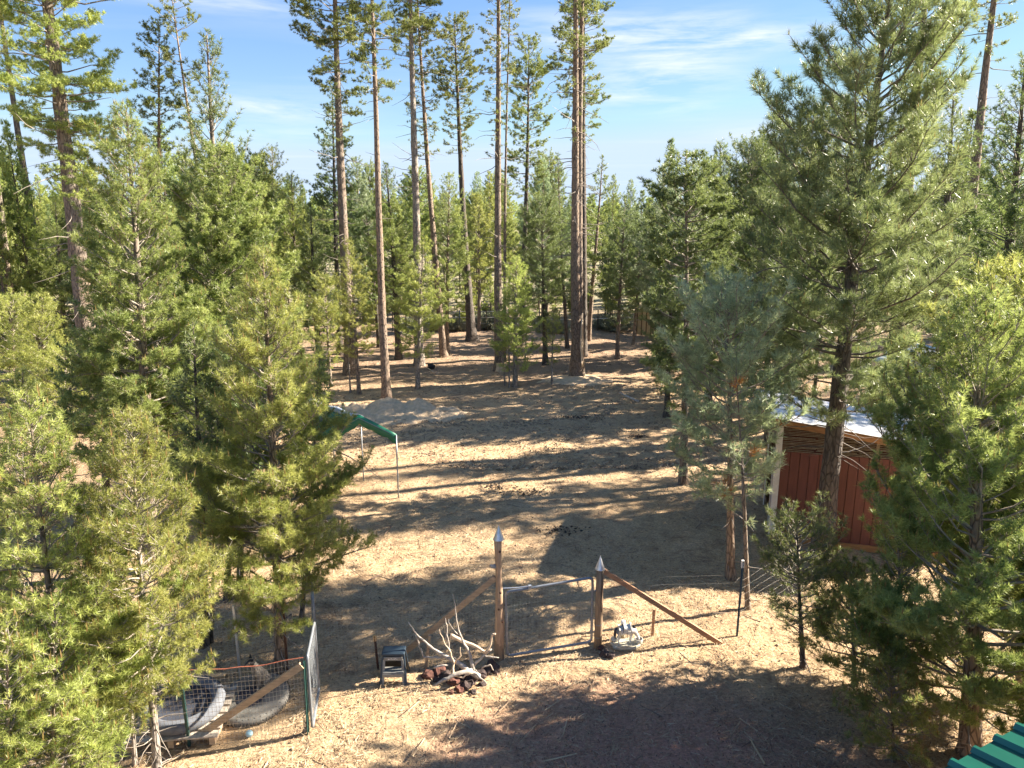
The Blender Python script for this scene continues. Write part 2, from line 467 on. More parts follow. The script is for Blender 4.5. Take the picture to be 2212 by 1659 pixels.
    LV, LF = prisms(np.concatenate(LS0), np.concatenate(LS1), np.concatenate(LR0), np.concatenate(LR1), 3)
    CV, CF, CA = needles(rng, np.concatenate(S0), np.concatenate(S1), nl, nw, tsp, per, np.concatenate(SV), tipbias=tipb, up=up, candles=candles, th=th,
                         orange=np.concatenate(SO).astype(bool) if orange else None)
    return trunk, (LV, LF), (CV, CF, CA)


PROF_X = {k: ([a for a, b in p], [b for a, b in p]) for k, p in PROF.items()}
TRI = [0]


def pine_meshes(name, needle, bark, limb, **kw):
    t, l, c = pine(**kw)
    TRI[0] += len(t[1]) * 2 + len(l[1]) * 2 + len(c[1])
    return (mesh_np(name + '_trunk', t[0], t[1], M[bark], smooth=True), mesh_np(name + '_limbs', l[0], l[1], M[limb]),
            mesh_np(name + '_crown', c[0], c[1], M[needle], attr=c[2]))


def put_tree(name, ms, label, loc, rz=0, sc=1.0, group=None, cat='pine tree', sz=None):
    o = thing(name, label, cat, loc, rz, group)
    o.scale = (sc, sc, sz or sc)
    link('trunk', ms[0], o); tag(link('limbs', ms[1], o), kind='stuff'); link('crown', ms[2], o)
    return o


def hero(label, base, top, hw, cby, tw, needle='lodge', bark='bark', limb='limb', name='lodgepole_pine', cat='pine tree', y0=None, **kw):
    """base/top in photo pixels; hw half crown width px; cby pixel height of the crown's underside; tw trunk width px"""
    b = G(*base) if y0 is None else AT(base[0], base[1], y0)
    if y0 is not None: b.z = 0
    t = AT(top[0], top[1], b.y); zc = depth((b.x, b.y, t.z * .5)); H = t.z
    R = hw / FPX * zc; tr = tw / FPX * depth(b) / 2; cb = AT(base[0], cby, b.y).z
    d = dict(seed=int(abs(base[0] * 7 + base[1] * 3 + top[0])) % 9999, H=H, tr=tr, cb=cb, R=R, lean=(t.x - b.x, 0))
    d.update(kw)
    ms = pine_meshes(name, needle, bark, limb, **d)
    return put_tree(name, ms, label, (b.x, b.y, gz(b.x, b.y)), cat=cat)


# ------------------------------------------------------------------ ground
def ground_mat():
    m, nt, b = mat('dry_ground')
    tc = nd(nt, 'ShaderNodeTexCoord'); P = tc.outputs['Object']
    def N(scale, det=6.0, rough=.6, stretch=(1, 1, 1), loc=(0, 0, 0), dist=0.0):
        mp = nd(nt, 'ShaderNodeMapping', {0: P, 1: loc, 3: stretch}).outputs[0]
        return nd(nt, 'ShaderNodeTexNoise', {'Vector': mp, 'Scale': scale, 'Detail': det, 'Roughness': rough, 'Distortion': dist}).outputs[0]
    straw = (.52, .365, .21); sand = (.55, .395, .24); dirt = (.28, .18, .11); litter = (.30, .21, .145); grey = (.41, .295, .175)
    c = mixc(nt, ramp(nt, N(.45, 5), [(.38, 0.0), (.62, 1.0)]), straw, sand)
    c = mixc(nt, ramp(nt, N(.9, 8, .7, loc=(7, 3, 0)), [(.50, 0.0), (.66, .7)]), c, grey)
    c = mixc(nt, ramp(nt, N(2.2, 9, .75, loc=(1, 9, 0), dist=.5), [(.50, 0.0), (.64, .9)]), c, dirt)
    # forest floor under the trees beyond the clearing and at the sides: red-brown needle litter
    sp = nd(nt, 'ShaderNodeSeparateXYZ', {0: P})
    yy = mth(nt, 'ADD', sp.outputs[1], mth(nt, 'MULTIPLY', N(.25, 3), 14.0))
    f1 = mth(nt, 'MULTIPLY_ADD', yy, .16, -5.6, clamp=True)
    xa = mth(nt, 'ABSOLUTE', mth(nt, 'SUBTRACT', sp.outputs[0], 1.5))
    f2 = mth(nt, 'MULTIPLY_ADD', mth(nt, 'ADD', xa, mth(nt, 'MULTIPLY', N(.5, 3), 4.0)), .35, -3.6, clamp=True)
    # bark-litter patch at the foot of the frame
    dx = mth(nt, 'SUBTRACT', sp.outputs[0], 2.0); dy = mth(nt, 'SUBTRACT', sp.outputs[1], 7.9)
    d3 = mth(nt, 'ADD', mth(nt, 'MULTIPLY', mth(nt, 'MULTIPLY', dx, dx), .075), mth(nt, 'MULTIPLY', mth(nt, 'MULTIPLY', dy, dy), .17))
    f3 = mth(nt, 'SUBTRACT', 1.35, mth(nt, 'ADD', d3, mth(nt, 'MULTIPLY', N(1.3, 5), .7)), clamp=True)
    ff = mth(nt, 'MULTIPLY', mth(nt, 'MAXIMUM', mth(nt, 'MAXIMUM', f1, mth(nt, 'MULTIPLY', f2, .7)), f3), .8)
    c = mixc(nt, ff, c, litter)
    c = mixc(nt, mth(nt, 'MULTIPLY', f3, .75), c, (.50, .255, .19))
    f4 = mth(nt, 'MULTIPLY_ADD', yy, .05, -2.6, clamp=True)
    c = mixc(nt, mth(nt, 'MULTIPLY', f4, .85), c, (.27, .25, .16))
    fine = N(22, 8, .75)
    c = nd(nt, 'ShaderNodeVectorMath', {0: c, 3: ramp(nt, fine, [(.30, .50), (.5, 1.0), (.72, 1.42)])}, operation='SCALE').outputs[0]
    st = N(9, 5, .7, stretch=(1, 4, 1), dist=1.2)
    c = nd(nt, 'ShaderNodeVectorMath', {0: c, 3: ramp(nt, st, [(.35, .78), (.65, 1.22)])}, operation='SCALE').outputs[0]
    nt.links.new(c, b.inputs['Base Color']); b.inputs['Roughness'].default_value = .95
    b.inputs['Specular IOR Level'].default_value = .15
    h = mth(nt, 'ADD', mth(nt, 'MULTIPLY', N(3.2, 9, .72), 1.0), mth(nt, 'MULTIPLY', fine, .35))
    bp = nd(nt, 'ShaderNodeBump', {'Height': h, 'Strength': 1.0, 'Distance': .11})
    nt.links.new(bp.outputs[0], b.inputs['Normal'])
    return m


M['ground'] = ground_mat()


def axis_pts(fine0, fine1, step, far, n):
    a = np.arange(fine0, fine1 + 1e-6, step)
    g_ = np.geomspace(step, far, n)
    return np.concatenate([fine0 - g_[::-1], a, fine1 + g_])


gx = axis_pts(-9, 11, .11, 900, 40); gy = axis_pts(6, 32, .13, 1100, 44)
X, Y = np.meshgrid(gx, gy, indexing='ij')
Zg = ground_h(X, Y)
V = np.stack([X, Y, Zg], -1).reshape(-1, 3); nx, ny = X.shape
I = np.arange(nx * ny).reshape(nx, ny)
F = np.stack([I[:-1, :-1], I[1:, :-1], I[1:, 1:], I[:-1, 1:]], -1).reshape(-1, 4)
tag(link('ground', mesh_np('ground', V, F, M['ground'], smooth=True)), kind='structure')


# straw, twigs and bark chips lying on the ground
def chip_mat():
    m, nt, b = mat('straw_litter')
    at = nd(nt, 'ShaderNodeAttribute', attribute_name='v')
    c = ramp(nt, at.outputs['Fac'], [(0.0, (.10, .062, .042)), (.25, (.19, .115, .075)), (.45, (.34, .235, .14)), (.7, (.47, .355, .21)), (1.0, (.62, .50, .34))])
    nt.links.new(c, b.inputs['Base Color']); b.inputs['Roughness'].default_value = .7
    return m


M['chip'] = chip_mat()
rs = np.random.RandomState(11)


def litter(n, xr, yr, ln, wd, vfun, name, label_none=None, zoff=.01, tilt=.18):
    x = rs.uniform(*xr, n); y = yr[0] + (yr[1] - yr[0]) * rs.rand(n) ** 1.7
    keep = np.abs(x) < y * .85 + 1; x = x[keep]; y = y[keep]
    dens = vnoise(x * .8 + 3, y * .8) + vnoise(x * 2.3, y * 2.3 + 9) * .7; keep = dens + rs.uniform(-.5, .5, len(x)) > -.12
    x = x[keep]; y = y[keep]; n = len(x)
    z = ground_h(x, y) + zoff + rs.rand(n) * .012
    a = rs.rand(n) * 6.28; l = rs.uniform(ln[0], ln[1], n) * .5; w = rs.uniform(wd[0], wd[1], n) * .5
    dz = rs.randn(n) * tilt
    d = np.stack([np.cos(a) * l, np.sin(a) * l, dz * l], 1); s = np.stack([-np.sin(a) * w, np.cos(a) * w, rs.randn(n) * w * .6], 1)
    c = np.stack([x, y, z + np.abs(dz) * l], 1)
    V = np.stack([c - d - s, c - d + s, c + d + s * .6, c + d - s * .6], 1).reshape(-1, 3)
    v = np.clip(vfun(x, y, n), 0, 1)
    TRI[0] += n * 2
    o = link(name, mesh_np(name, V, np.arange(4 * n).reshape(-1, 4), M['chip'], attr=np.repeat(v, 4)))
    return tag(o, kind='stuff')


def bark_zone(x, y): return np.clip(1.35 - .075 * (x - 2) ** 2 - .17 * (y - 7.9) ** 2, 0, 1)


o = litter(210000, (-9, 12), (7, 20), (.04, .14), (.0025, .006), lambda x, y, n: rs.uniform(.5, 1.05, n) - bark_zone(x, y) * rs.uniform(0, .5, n), 'straw_litter')
tag(o, 'pale dry straw and pine needles strewn over the clearing floor', 'straw', kind='stuff')
o = litter(55000, (-9, 12), (7, 22), (.015, .05), (.008, .02), lambda x, y, n: rs.uniform(0, .75, n) * (1 - .4 * bark_zone(x, y)), 'bark_chips', tilt=.3)
tag(o, 'dark brown bark chips and needle crumbs scattered on the dirt', 'bark chips', kind='stuff')
o = litter(70000, (-22, 24), (20, 52), (.04, .12), (.012, .032), lambda x, y, n: rs.uniform(0, 1.0, n) ** 1.5, 'forest_litter', tilt=.3)
tag(o, 'brown cones and twigs on the forest floor beyond the clearing', 'forest litter', kind='stuff')

o = litter(2200, (-9, 12), (7, 26), (.15, .5), (.008, .018), lambda x, y, n: rs.uniform(.1, .75, n), 'fallen_twigs', tilt=.12, zoff=.02)
tag(o, 'thin fallen twigs lying loose over the yard', 'twigs', kind='stuff')

# ------------------------------------------------------------------ objects
M['galv'] = simple('galvanised_steel', (.24, .26, .28), .45, .35, var=.18, scale=14, bump=.1)
M['galv_pale'] = simple('pale_zinc', (.62, .64, .66), .38, .7, var=.15, scale=18)
M['wire'] = simple('pale_wire', (.40, .37, .32), .5, .4, var=.2, scale=30)
M['wire_rust'] = simple('red_cord', (.36, .11, .06), .8, var=.3, scale=30)
M['post_wood'] = simple('peeled_log', (.40, .27, .17), .75, var=.35, scale=5, bump=.5, stretch=(6, 6, .7), dirt=(.22, .15, .10))
M['post_wood2'] = simple('weathered_post', (.27, .19, .12), .8, var=.35, scale=5, bump=.5, stretch=(6, 6, .7), dirt=(.16, .11, .07))
M['brace'] = simple('red_brown_timber', (.40, .22, .12), .7, var=.3, scale=7, bump=.3, stretch=(1, 6, 6), dirt=(.26, .14, .08))
M['brace_tan'] = simple('tan_timber', (.42, .30, .185), .75, var=.28, scale=6, bump=.3, stretch=(1, 7, 7), dirt=(.28, .2, .13))
M['rust'] = simple('rusted_steel', (.10, .05, .03), .85, .2, var=.5, scale=22, bump=.3)
M['cut_pale'] = simple('peeled_trunk_wood', (.62, .50, .36), .75, var=.25, scale=5, bump=.4, stretch=(4, 4, 1), dirt=(.4, .3, .2))
M['cut'] = simple('raw_cut_wood', (.62, .40, .18), .7, var=.2, scale=14)
M['green_steel'] = simple('green_post_paint', (.02, .065, .055), .5, .1, var=.3, scale=18)
M['navy_steel'] = simple('dark_blue_post_paint', (.035, .07, .10), .5, .1, var=.3, scale=18)
M['white_paint'] = simple('white_paint', (.74, .72, .68), .6, var=.08, scale=9, bump=.15, dirt=(.55, .5, .44))
M['drift'] = simple('bleached_wood', (.42, .37, .31), .8, var=.4, scale=7, bump=.6, stretch=(2, 2, 2), dirt=(.24, .19, .15))
M['drift_warm'] = simple('bare_warm_wood', (.58, .45, .31), .75, var=.3, scale=7, bump=.5, dirt=(.36, .25, .16))
M['lava'] = simple('dark_lava_rock', (.055, .038, .034), .95, var=.6, scale=14, bump=1.0)
M['lava_red'] = simple('red_lava_rock', (.11, .046, .033), .95, var=.5, scale=14, bump=1.0)
M['plastic'] = simple('navy_plastic', (.022, .038, .055), .45, var=.15, scale=5)
M['plastic_grey'] = simple('grey_plastic_tread', (.20, .20, .185), .55, var=.2, scale=10, bump=.2)
M['horse_w'] = simple('white_resin', (.62, .61, .57), .5, var=.14, scale=26, bump=.3, dirt=(.40, .38, .33))
M['horse_d'] = simple('dark_navy_resin', (.03, .028, .05), .5, var=.3, scale=20)
M['trough'] = simple('cream_resin', (.52, .48, .38), .6, var=.25, scale=20, bump=.5, dirt=(.25, .23, .17))
M['pad'] = simple('grey_felt', (.19, .185, .165), .9, var=.2, scale=9, bump=.3, dirt=(.15, .14, .13))
M['pad_dark'] = simple('dark_pad', (.03, .035, .05), .8, var=.3, scale=9)
M['pad_blue'] = simple('blue_grey_fabric', (.12, .13, .15), .85, var=.2, scale=9, bump=.3)
M['fur_black'] = simple('black_fur', (.018, .016, .016), .8, var=.4, scale=30, bump=.8)
M['fur_grey'] = simple('grey_fur', (.20, .18, .155), .85, var=.45, scale=26, bump=1.0)
M['fur_tan'] = simple('tan_fur', (.27, .17, .09), .85, var=.4, scale=26, bump=1.0)
M['ball'] = simple('pale_blue_ball', (.33, .56, .66), .5, var=.2, scale=20, dirt=(.5, .55, .55))
M['red_wall'] = simple('barn_red_paint', (.15, .048, .032), .65, var=.16, scale=4, bump=.15, stretch=(5, 5, .6), dirt=(.16, .05, .03))
M['fascia'] = simple('orange_brown_timber', (.36, .17, .06), .65, var=.25, scale=6, stretch=(1, 5, 5))
M['reed'] = simple('split_reed', (.34, .28, .19), .8, var=.4, scale=9)
M['roof_white'] = simple('white_roof_sheet', (.70, .71, .74), .38, .45, var=.10, scale=6, dirt=(.46, .44, .40))
M['black'] = simple('dark_void_cloth', (.015, .015, .014), .9)
M['tarp'] = simple('green_tarp', (.010, .155, .085), .38, var=.2, scale=5, bump=.25, spec=.6)
M['tarp_grey'] = simple('grey_ridge_sheet', (.38, .44, .52), .35, var=.12, scale=6)
M['tarp_in'] = simple('tarp_underside', (.24, .25, .15), .7, var=.2, scale=5)
M['roof_green'] = simple('green_metal_roof', (.012, .115, .085), .30, .25, var=.1, scale=3, spec=.6)
M['sand'] = simple('loose_sand', (.62, .46, .29), .95, var=.18, scale=9, bump=.9, dirt=(.40, .31, .2))
M['clod'] = simple('dirt_clod', (.34, .26, .17), .95, var=.4, scale=9, bump=.8)
M['dung'] = simple('dark_dung', (.06, .042, .03), .95, var=.5, scale=20, bump=.8)
M['stump_top'] = simple('fresh_stump_wood', (.55, .36, .19), .8, var=.25, scale=10)
M['burlap'] = simple('tan_screen_cloth', (.48, .34, .18), .85, var=.15, scale=12, stretch=(1, 1, 5), bump=.3)
M['house'] = simple('grey_siding', (.34, .36, .38), .7, var=.08, scale=3)
M['house_roof'] = simple('pale_metal_roof', (.55, .58, .62), .4, .3, var=.08, scale=3)
M['glass'] = simple('dark_window_glass', (.04, .05, .06), .1, 0, var=.1)
M['tuft'] = simple('dry_bunchgrass', (.40, .33, .19), .8, var=.35, scale=9)
M['sage'] = needle_mat('sage_leaves', (.22, .23, .16), (.40, .41, .30), gloss=.6, transl=.25)


def gp(x, y):
    p = G(x, y); p.z = gz(p.x, p.y); return p


def rock(name, c, r, m, seed, parent=None, sq=(1, 1, .75)):
    import bmesh
    bm = bmesh.new(); bmesh.ops.create_icosphere(bm, subdivisions=2, radius=1)
    rr = random.Random(seed)
    from mathutils import noise
    for v_ in bm.verts:
        n = noise.noise(v_.co * 1.3 + Vector((seed * 3.1, 0, 0))) * .55 + noise.noise(v_.co * 3.1 + Vector((0, seed, 0))) * .25
        v_.co *= r * (1 + n); v_.co.x *= sq[0]; v_.co.y *= sq[1]; v_.co.z *= sq[2]
    me = bpy.data.meshes.new(name); bm.to_mesh(me); bm.free(); me.materials.append(m)
    o = link(name, me, parent); o.location = c; o.rotation_euler = (rr.random() * .5, rr.random() * .5, rr.random() * 6)
    return o


# --- gate posts
def cap_cone(parent, z0, r, h):
    mb = MB(); mb.lathe([(r, 0), (r * 1.02, .012), (r * .96, .02), (.004, h), (0, h + .004)], (0, 0, z0), 16)
    # folded seam
    mb.bar((r * .98, 0, z0 + .01), (.004, 0, z0 + h), .012, .008)
    return mb.obj('metal_cap', M['galv_pale'], parent, smooth=False)


LP = gp(1078, 1420)
lp = thing('gate_post', 'tall peeled log gate post with a silver cone cap, left of the gate', 'post', LP)
mb = MB(); rr = random.Random(3)
pts = [(math.sin(z * 2) * .012, .0, z) for z in np.linspace(-.2, 2.2, 16)]
rad = [.074 + .012 * math.sin(z * 3) - z * .006 for z in np.linspace(-.2, 2.2, 16)]
mb.tube(pts, rad, 12); mb.obj('log', M['post_wood'], lp, smooth=True)
mb = MB(); mb.tube([(-.05, 0, 1.70), (-.11, -.02, 1.70), (-.14, -.02, 1.73)], [.045, .032, .016], 8); mb.obj('branch_stub', M['drift'], lp, smooth=True)
for (kx, kz) in ((.02, 1.98), (.03, 1.25), (.0, .95), (.06, .72)):
    mb = MB(); mb.tube([(kx, -.055, kz), (kx, -.088, kz + .01)], [.022, .015], 8); mb.obj('knot', M['rust'], lp)
mb = MB(); mb.tube([(0, 0, -.1), (0, 0, .28), (0, 0, .42)], [.088, .083, .072], 12, cap=False); mb.obj('dark_foot', M['post_wood2'], lp, smooth=True)  # darker sleeve round the bottom of the log
cap_cone(lp, 2.17, .088, .24)
RP = gp(1291, 1395)
rp = thing('gate_post', 'short brown round gate post with a silver cone cap, right of the gate', 'post', RP)
mb = MB(); mb.tube([(0, 0, -.2), (.005, 0, .4), (0, 0, 1.0), (.01, 0, 1.5)], [.07, .068, .066, .064], 12); mb.obj('log', M['post_wood2'], rp, smooth=True)
for zb in (.20, .44):
    mb = MB(); mb.tube([(0, 0, zb), (0, 0, zb + .015)], [.073, .073], 12, cap=False); mb.obj('wire_band', M['galv'], rp)
mb = MB(); mb.bar((.035, -.058, .7), (.03, -.06, 1.48), .008, .01); mb.obj('drying_crack', M['black'], rp)
cap_cone(rp, 1.47, .082, .24)

# --- tube gate hung between them
gd = (RP - LP); gd.z = 0; gl = gd.length; gu = gd.normalized()
gate = thing('field_gate', 'bent galvanised tube gate with wire mesh between the two capped posts', 'gate', LP, math.atan2(gu.y, gu.x))
x0, x1 = .115, gl - .125
TL = (x0, 0, 1.22); TR_ = (x1, 0, 1.33); BL = (x0 + .02, -.03, .05); BR = (x1 + .0, -.03, .13)


def rounded(a, b, c, r=.09, n=5):
    a, b, c = Vector(a), Vector(b), Vector(c); p = b + (a - b).normalized() * r; q = b + (c - b).normalized() * r
    return [(p * (1 - t) ** 2 + b * 2 * t * (1 - t) + q * t * t) for t in [i / n for i in range(n + 1)]]


loop = rounded(BL, TL, TR_) + rounded(TL, TR_, BR) + rounded(TR_, BR, BL) + rounded(BR, BL, TL)
mb = MB(); mb.tube(loop + [loop[0]], .023, 8, cap=False); mb.obj('tube_frame', M['galv'], gate, smooth=True)
mb = MB()
for i in range(1, 30):
    t = i / 30; mb.tube([(x0 + (x1 - x0) * t, -.004, 1.22 + .11 * t), (x0 + (x1 - x0) * t, -.02, .05 + .08 * t)], .0011, 3, cap=False)
for j in range(1, 13):
    t = j / 13; mb.tube([(x0, -.004, .05 + t * 1.17), (x1, -.004, .13 + t * 1.2)], .0011, 3, cap=False)
tag(mb.obj('mesh_infill', M['wire'], gate), kind='stuff')
mb = MB(); mb.tube([(0.0, .0, 1.30), (.3, -.01, 1.285), (.55, -.015, 1.30)], .008, 6); mb.box((.52, -.02, 1.28), (.05, .05, .06)); mb.obj('latch_rod', M['galv_pale'], gate)
for z in (1.08, .55, .30):
    mb = MB(); mb.tube([(x1, 0, z), (gl - .03, 0, z)], .008, 6); mb.tube([(x1, 0, z - .03), (x1, 0, z + .03)], .026, 8); mb.obj('hinge', M['galv'], gate)

# --- diagonal braces
def timber(name, label, a, b, w, h, m, stake=None, cat='brace'):
    a = Vector(a); b = Vector(b)
    o = thing(name, label, cat, (b.x, b.y, b.z))
    L = (a - b).length; d = (a - b)
    mb = MB(); mb.bar((0, 0, 0), d, w, h); mb.obj('beam', m, o, bevel=.004)
    if stake:
        s = Vector(stake[0]) - b; e = Vector(stake[1]) - b
        mb = MB(); mb.bar(s, e, .045, .045, up=(0, 1, 0)); mb.obj('prop', m, o, bevel=.003)
    return o


pa = AT(1070, 1247, LP.y + .02); pb = gp(862, 1416); s0 = gp(920, 1442); s1 = AT(928, 1372, s0.y)
timber('brace_timber', 'tan sloping timber brace running down left from the tall log post', pa, pb, .05, .10, M['brace_tan'], (s0, s1))
pa = AT(1304, 1233, RP.y); pb = gp(1558, 1392); s0 = gp(1409, 1376); s1 = AT(1413, 1316, s0.y)
timber('brace_timber', 'red-brown sloping rail running down right from the short capped post', pa, pb, .05, .085, M['brace'], (s0, s1))


# --- steel T posts
def tpost(label, base, top, m, capm=None, cap_h=.12):
    b = gp(*base); t = AT(top[0], top[1], b.y); d = t - b
    o = thing('steel_post', label, 'fence post', b)
    mb = MB(); mb.bar((0, 0, -.15), d, .038, .006, up=(0, 1, 0)); mb.bar(Vector((0, -.016, -.15)), d + Vector((0, -.016, 0)), .006, .03, up=(0, 1, 0))
    u_ = d.normalized()
    for i in range(int(d.length / .055)):
        mb.box(Vector((0, -.033, 0)) + u_ * (.06 + i * .055), (.012, .008, .018))
    mb.obj('stem', m, o)
    if capm:
        mb = MB(); mb.bar(d - u_ * cap_h, d + u_ * .004, .044, .046, up=(0, 1, 0)); mb.obj('painted_tip', capm, o)
    return o


tpost('rusty steel post with a splintered orange top beside the step stool', (818, 1447), (809, 1372), M['rust'], M['cut'], .10)
tpost('dark blue steel post with a white tip near the slim ponderosa', (1592, 1372), (1605, 1211), M['navy_steel'], M['white_paint'], .13)
tpost('green steel corner post of the dog kennel', (666, 1590), (657, 1428), M['green_steel'])


# --- woven wire fences
def wire_fence(label, a, b, h, posts=(), sx=.05, sz=.10, r=.0013, m='wire', top=None, name='wire_fence', sag=.03):
    a = Vector(a); b = Vector(b); o = thing(name, label, 'fence', a); d = b - a; d.z = 0; L = d.length; u_ = d.normalized(); rr = random.Random(int(L * 1000))
    def P(s, z):
        p = u_ * s; return Vector((p.x + math.sin(s * 2.1) * .02, p.y + math.sin(s * 1.3 + z) * .03, z + gz(a.x + p.x, a.y + p.y) - a.z - sag * math.sin(s * 3.14 / 1.6) ** 2 * z / h))
    mb = MB(); n = int(L / sx)
    for i in range(n + 1):
        s = i * L / n; mb.tube([P(s, .0), P(s + rr.uniform(-.006, .006), h * .5), P(s, h)], r, 3, cap=False)
    for j in range(int(h / sz) + 1):
        z = j * sz; mb.tube([P(s, z + rr.uniform(-.004, .004)) for s in np.linspace(0, L, max(4, int(L / .25)))], r * 1.2, 3, cap=False)
    tag(mb.obj('wire_mesh', M[m], o), kind='stuff')
    if top:
        mb = MB(); mb.tube([P(s, h + .01) for s in np.linspace(0, L, int(L / .1))], .006, 5); mb.obj('top_cord', M[top], o)
    for s, hh, mm in posts:
        mb = MB(); mb.bar(P(s, -.1), P(s, hh), .035, .03, up=(0, 1, 0)); mb.obj('post', M[mm], o)
    return o


LE = gp(690, 1462)
wire_fence('thin square wire fence running left from the tall log post', LP, LE, 1.22, r=.0011)
wire_fence('thin square wire fence running right from the short capped post', RP, gp(1592, 1372), 1.22, sz=.15, r=.0005, sag=.0)
wire_fence('low wire fence from the white-tipped post toward the shed side', gp(1592, 1372), gp(1720, 1290), 1.1, sz=.15, r=.0004, sag=.0)
KC = gp(666, 1590); KL = gp(150, 1640)
wire_fence('welded wire front of the dog kennel with red cord along the top', KC, KL, 1.2, posts=[(1.62, 1.15, 'green_steel')], sx=.0508, sz=.075, r=.0021, top='wire_rust', name='kennel_fence')
KB = gp(560, 1478)
wire_fence('rear wire side of the dog kennel under the low pine boughs', gp(625, 1462), gp(470, 1476), 1.35, posts=[(.02, 1.4, 'rust'), (.78, 1.35, 'galv_pale')], sx=.06, sz=.09, r=.0016, name='kennel_fence')
# chain-link gate seen almost edge on
g0 = gp(676, 1586); g1 = gp(690, 1500)
kg = thing('kennel_gate', 'narrow chain-link gate seen edge on at the kennel corner', 'gate', g0); d = g1 - g0; d.z = 0
mb = MB(); fr = [Vector((0, 0, .06)), Vector((0, 0, 1.22)), d + Vector((0, 0, 1.22)), d + Vector((0, 0, .06))]
lo = rounded(fr[0], fr[1], fr[2], .06) + rounded(fr[1], fr[2], fr[3], .06) + rounded(fr[2], fr[3], fr[0], .06) + rounded(fr[3], fr[0], fr[1], .06)
mb.tube(lo + [lo[0]], .021, 8, cap=False); mb.obj('tube_frame', M['galv'], kg, smooth=True)
mb = MB(); L = d.length; n = int(L / .075); q = 1.16 / int(1.16 / .055)
for i in range(-16, n + 1):
    for sgn in (1, -1):
        s0_ = i * .075; a_, b_ = max(0, s0_), min(L, s0_ + 1.16)
        if b_ - a_ < .01: continue
        za, zb = (a_ - s0_), (b_ - s0_)
        if sgn < 0: za, zb = 1.16 - za, 1.16 - zb
        mb.tube([d * (a_ / L) + Vector((0, 0, .06 + za)), d * (b_ / L) + Vector((0, 0, .06 + zb))], .0008, 3, cap=False)
tag(mb.obj('chain_link', M['galv'], kg), kind='stuff')
# kennel brace
pb = gp(408, 1604); pa = AT(652, 1437, KC.y - .03)
timber('brace_timber', 'long tan plank slanting across the front of the dog kennel', pa, pb, .045, .10, M['brace_tan'])
sp_ = gp(684, 1420)
st = thing('pipe_post', 'grey galvanised pipe post rising behind the kennel gate', 'post', sp_)
mb = MB(); mb.tube([(0, 0, -.1), (0, 0, 1.45)], .028, 10); mb.obj('pipe', M['galv'], st, smooth=True)
mb = MB(); mb.lathe([(.034, 0), (.036, .03), (.02, .05), (0, .055)], (0, 0, 1.44), 12); mb.obj('cap', M['galv_pale'], st)

# --- round dog beds
c = gp(550, 1522); bed = thing('dog_bed', 'round grey felt dog bed with black zigzag lacing round the rim', 'dog bed', c, .2)
bed.rotation_euler = (.10, -.05, .2)
mb = MB(); mb.lathe([(.0, .03), (.49, .03), (.52, .06), (.53, .11), (.51, .155), (.46, .165), (.40, .14), (.2, .115), (0, .11)], (0, 0, 0), 48); mb.obj('cushion', M['pad'], bed, smooth=True)
mb = MB()
for i in range(72):
    a = i / 72 * 6.283; a2 = (i + 1) / 72 * 6.283; z1, z2 = (.05, .165) if i % 2 else (.165, .05); r1, r2 = (.530, .480) if i % 2 else (.480, .530)
    mb.tube([(r1 * math.cos(a), r1 * math.sin(a), z1), (.537 * math.cos((a + a2) / 2), .537 * math.sin((a + a2) / 2), .11), (r2 * math.cos(a2), r2 * math.sin(a2), z2)], .0045, 4)
tag(mb.obj('lacing', M['black'], bed), kind='stuff')
mb = MB(); mb.lathe([(0, .117), (.22, .122), (.2, .128), (0, .125)], (-.05, .04, 0), 24); mb.obj('dark_patch', M['pad_dark'], bed)  # flat dark disc laid on the cushion
c = gp(400, 1560); b2 = thing('dog_bed', 'large blue-grey padded round dog bed with thick rim on a wooden pallet', 'dog bed', (c.x, c.y, c.z + .16), .3)
b2.rotation_euler = (.04, .02, .3)
mb = MB(); mb.lathe([(0, 0), (.50, 0), (.56, .05), (.58, .13), (.55, .20), (.48, .22), (.42, .18), (.38, .10), (0, .08)], (0, 0, 0), 48); mb.obj('padded_rim', M['pad_blue'], b2, smooth=True)
mb = MB(); mb.lathe([(0, .11), (.33, .11), (.37, .13), (.385, .125), (.38, .10)], (0, 0, 0), 40); mb.obj('dark_cushion', M['pad_dark'], b2, smooth=True)
pal = thing('pallet', 'low grey wooden pallet under the blue-grey dog bed', 'pallet', (c.x, c.y, c.z), .12)
for i in range(7):
    mb = MB(); mb.box((0, -.52 + i * .17, .13), (1.25, .13, .025)); mb.obj('slat', M['drift'], pal)
for x in (-.55, 0, .55):
    mb = MB(); mb.box((x, -.01, .06), (.08, 1.15, .11)); mb.obj('bearer', M['brace_tan'], pal)
bx = gp(490, 1465); bo = thing('scrap_plank', 'short pale board lying behind the dog beds', 'board', (bx.x - .25, bx.y, bx.z + .02), .1)
mb = MB(); mb.box((0, 0, .02), (.45, .10, .035)); mb.obj('board', M['stump_top'], bo)

# --- dog sitting on the felt bed
def skin(name, verts, edges, m, parent, sub=2, root=0):
    me = bpy.data.meshes.new(name); me.from_pydata([v_[0] for v_ in verts], edges, []); me.materials.append(m)
    o = link(name, me, parent)
    sk = o.modifiers.new('skin', 'SKIN'); sk.use_smooth_shade = True
    for i, v_ in enumerate(verts):
        r = v_[1]; me.skin_vertices[0].data[i].radius = r if isinstance(r, tuple) else (r, r)
    me.skin_vertices[0].data[root].use_root = True
    sb = o.modifiers.new('sub', 'SUBSURF'); sb.levels = sub; sb.render_levels = sub
    return o


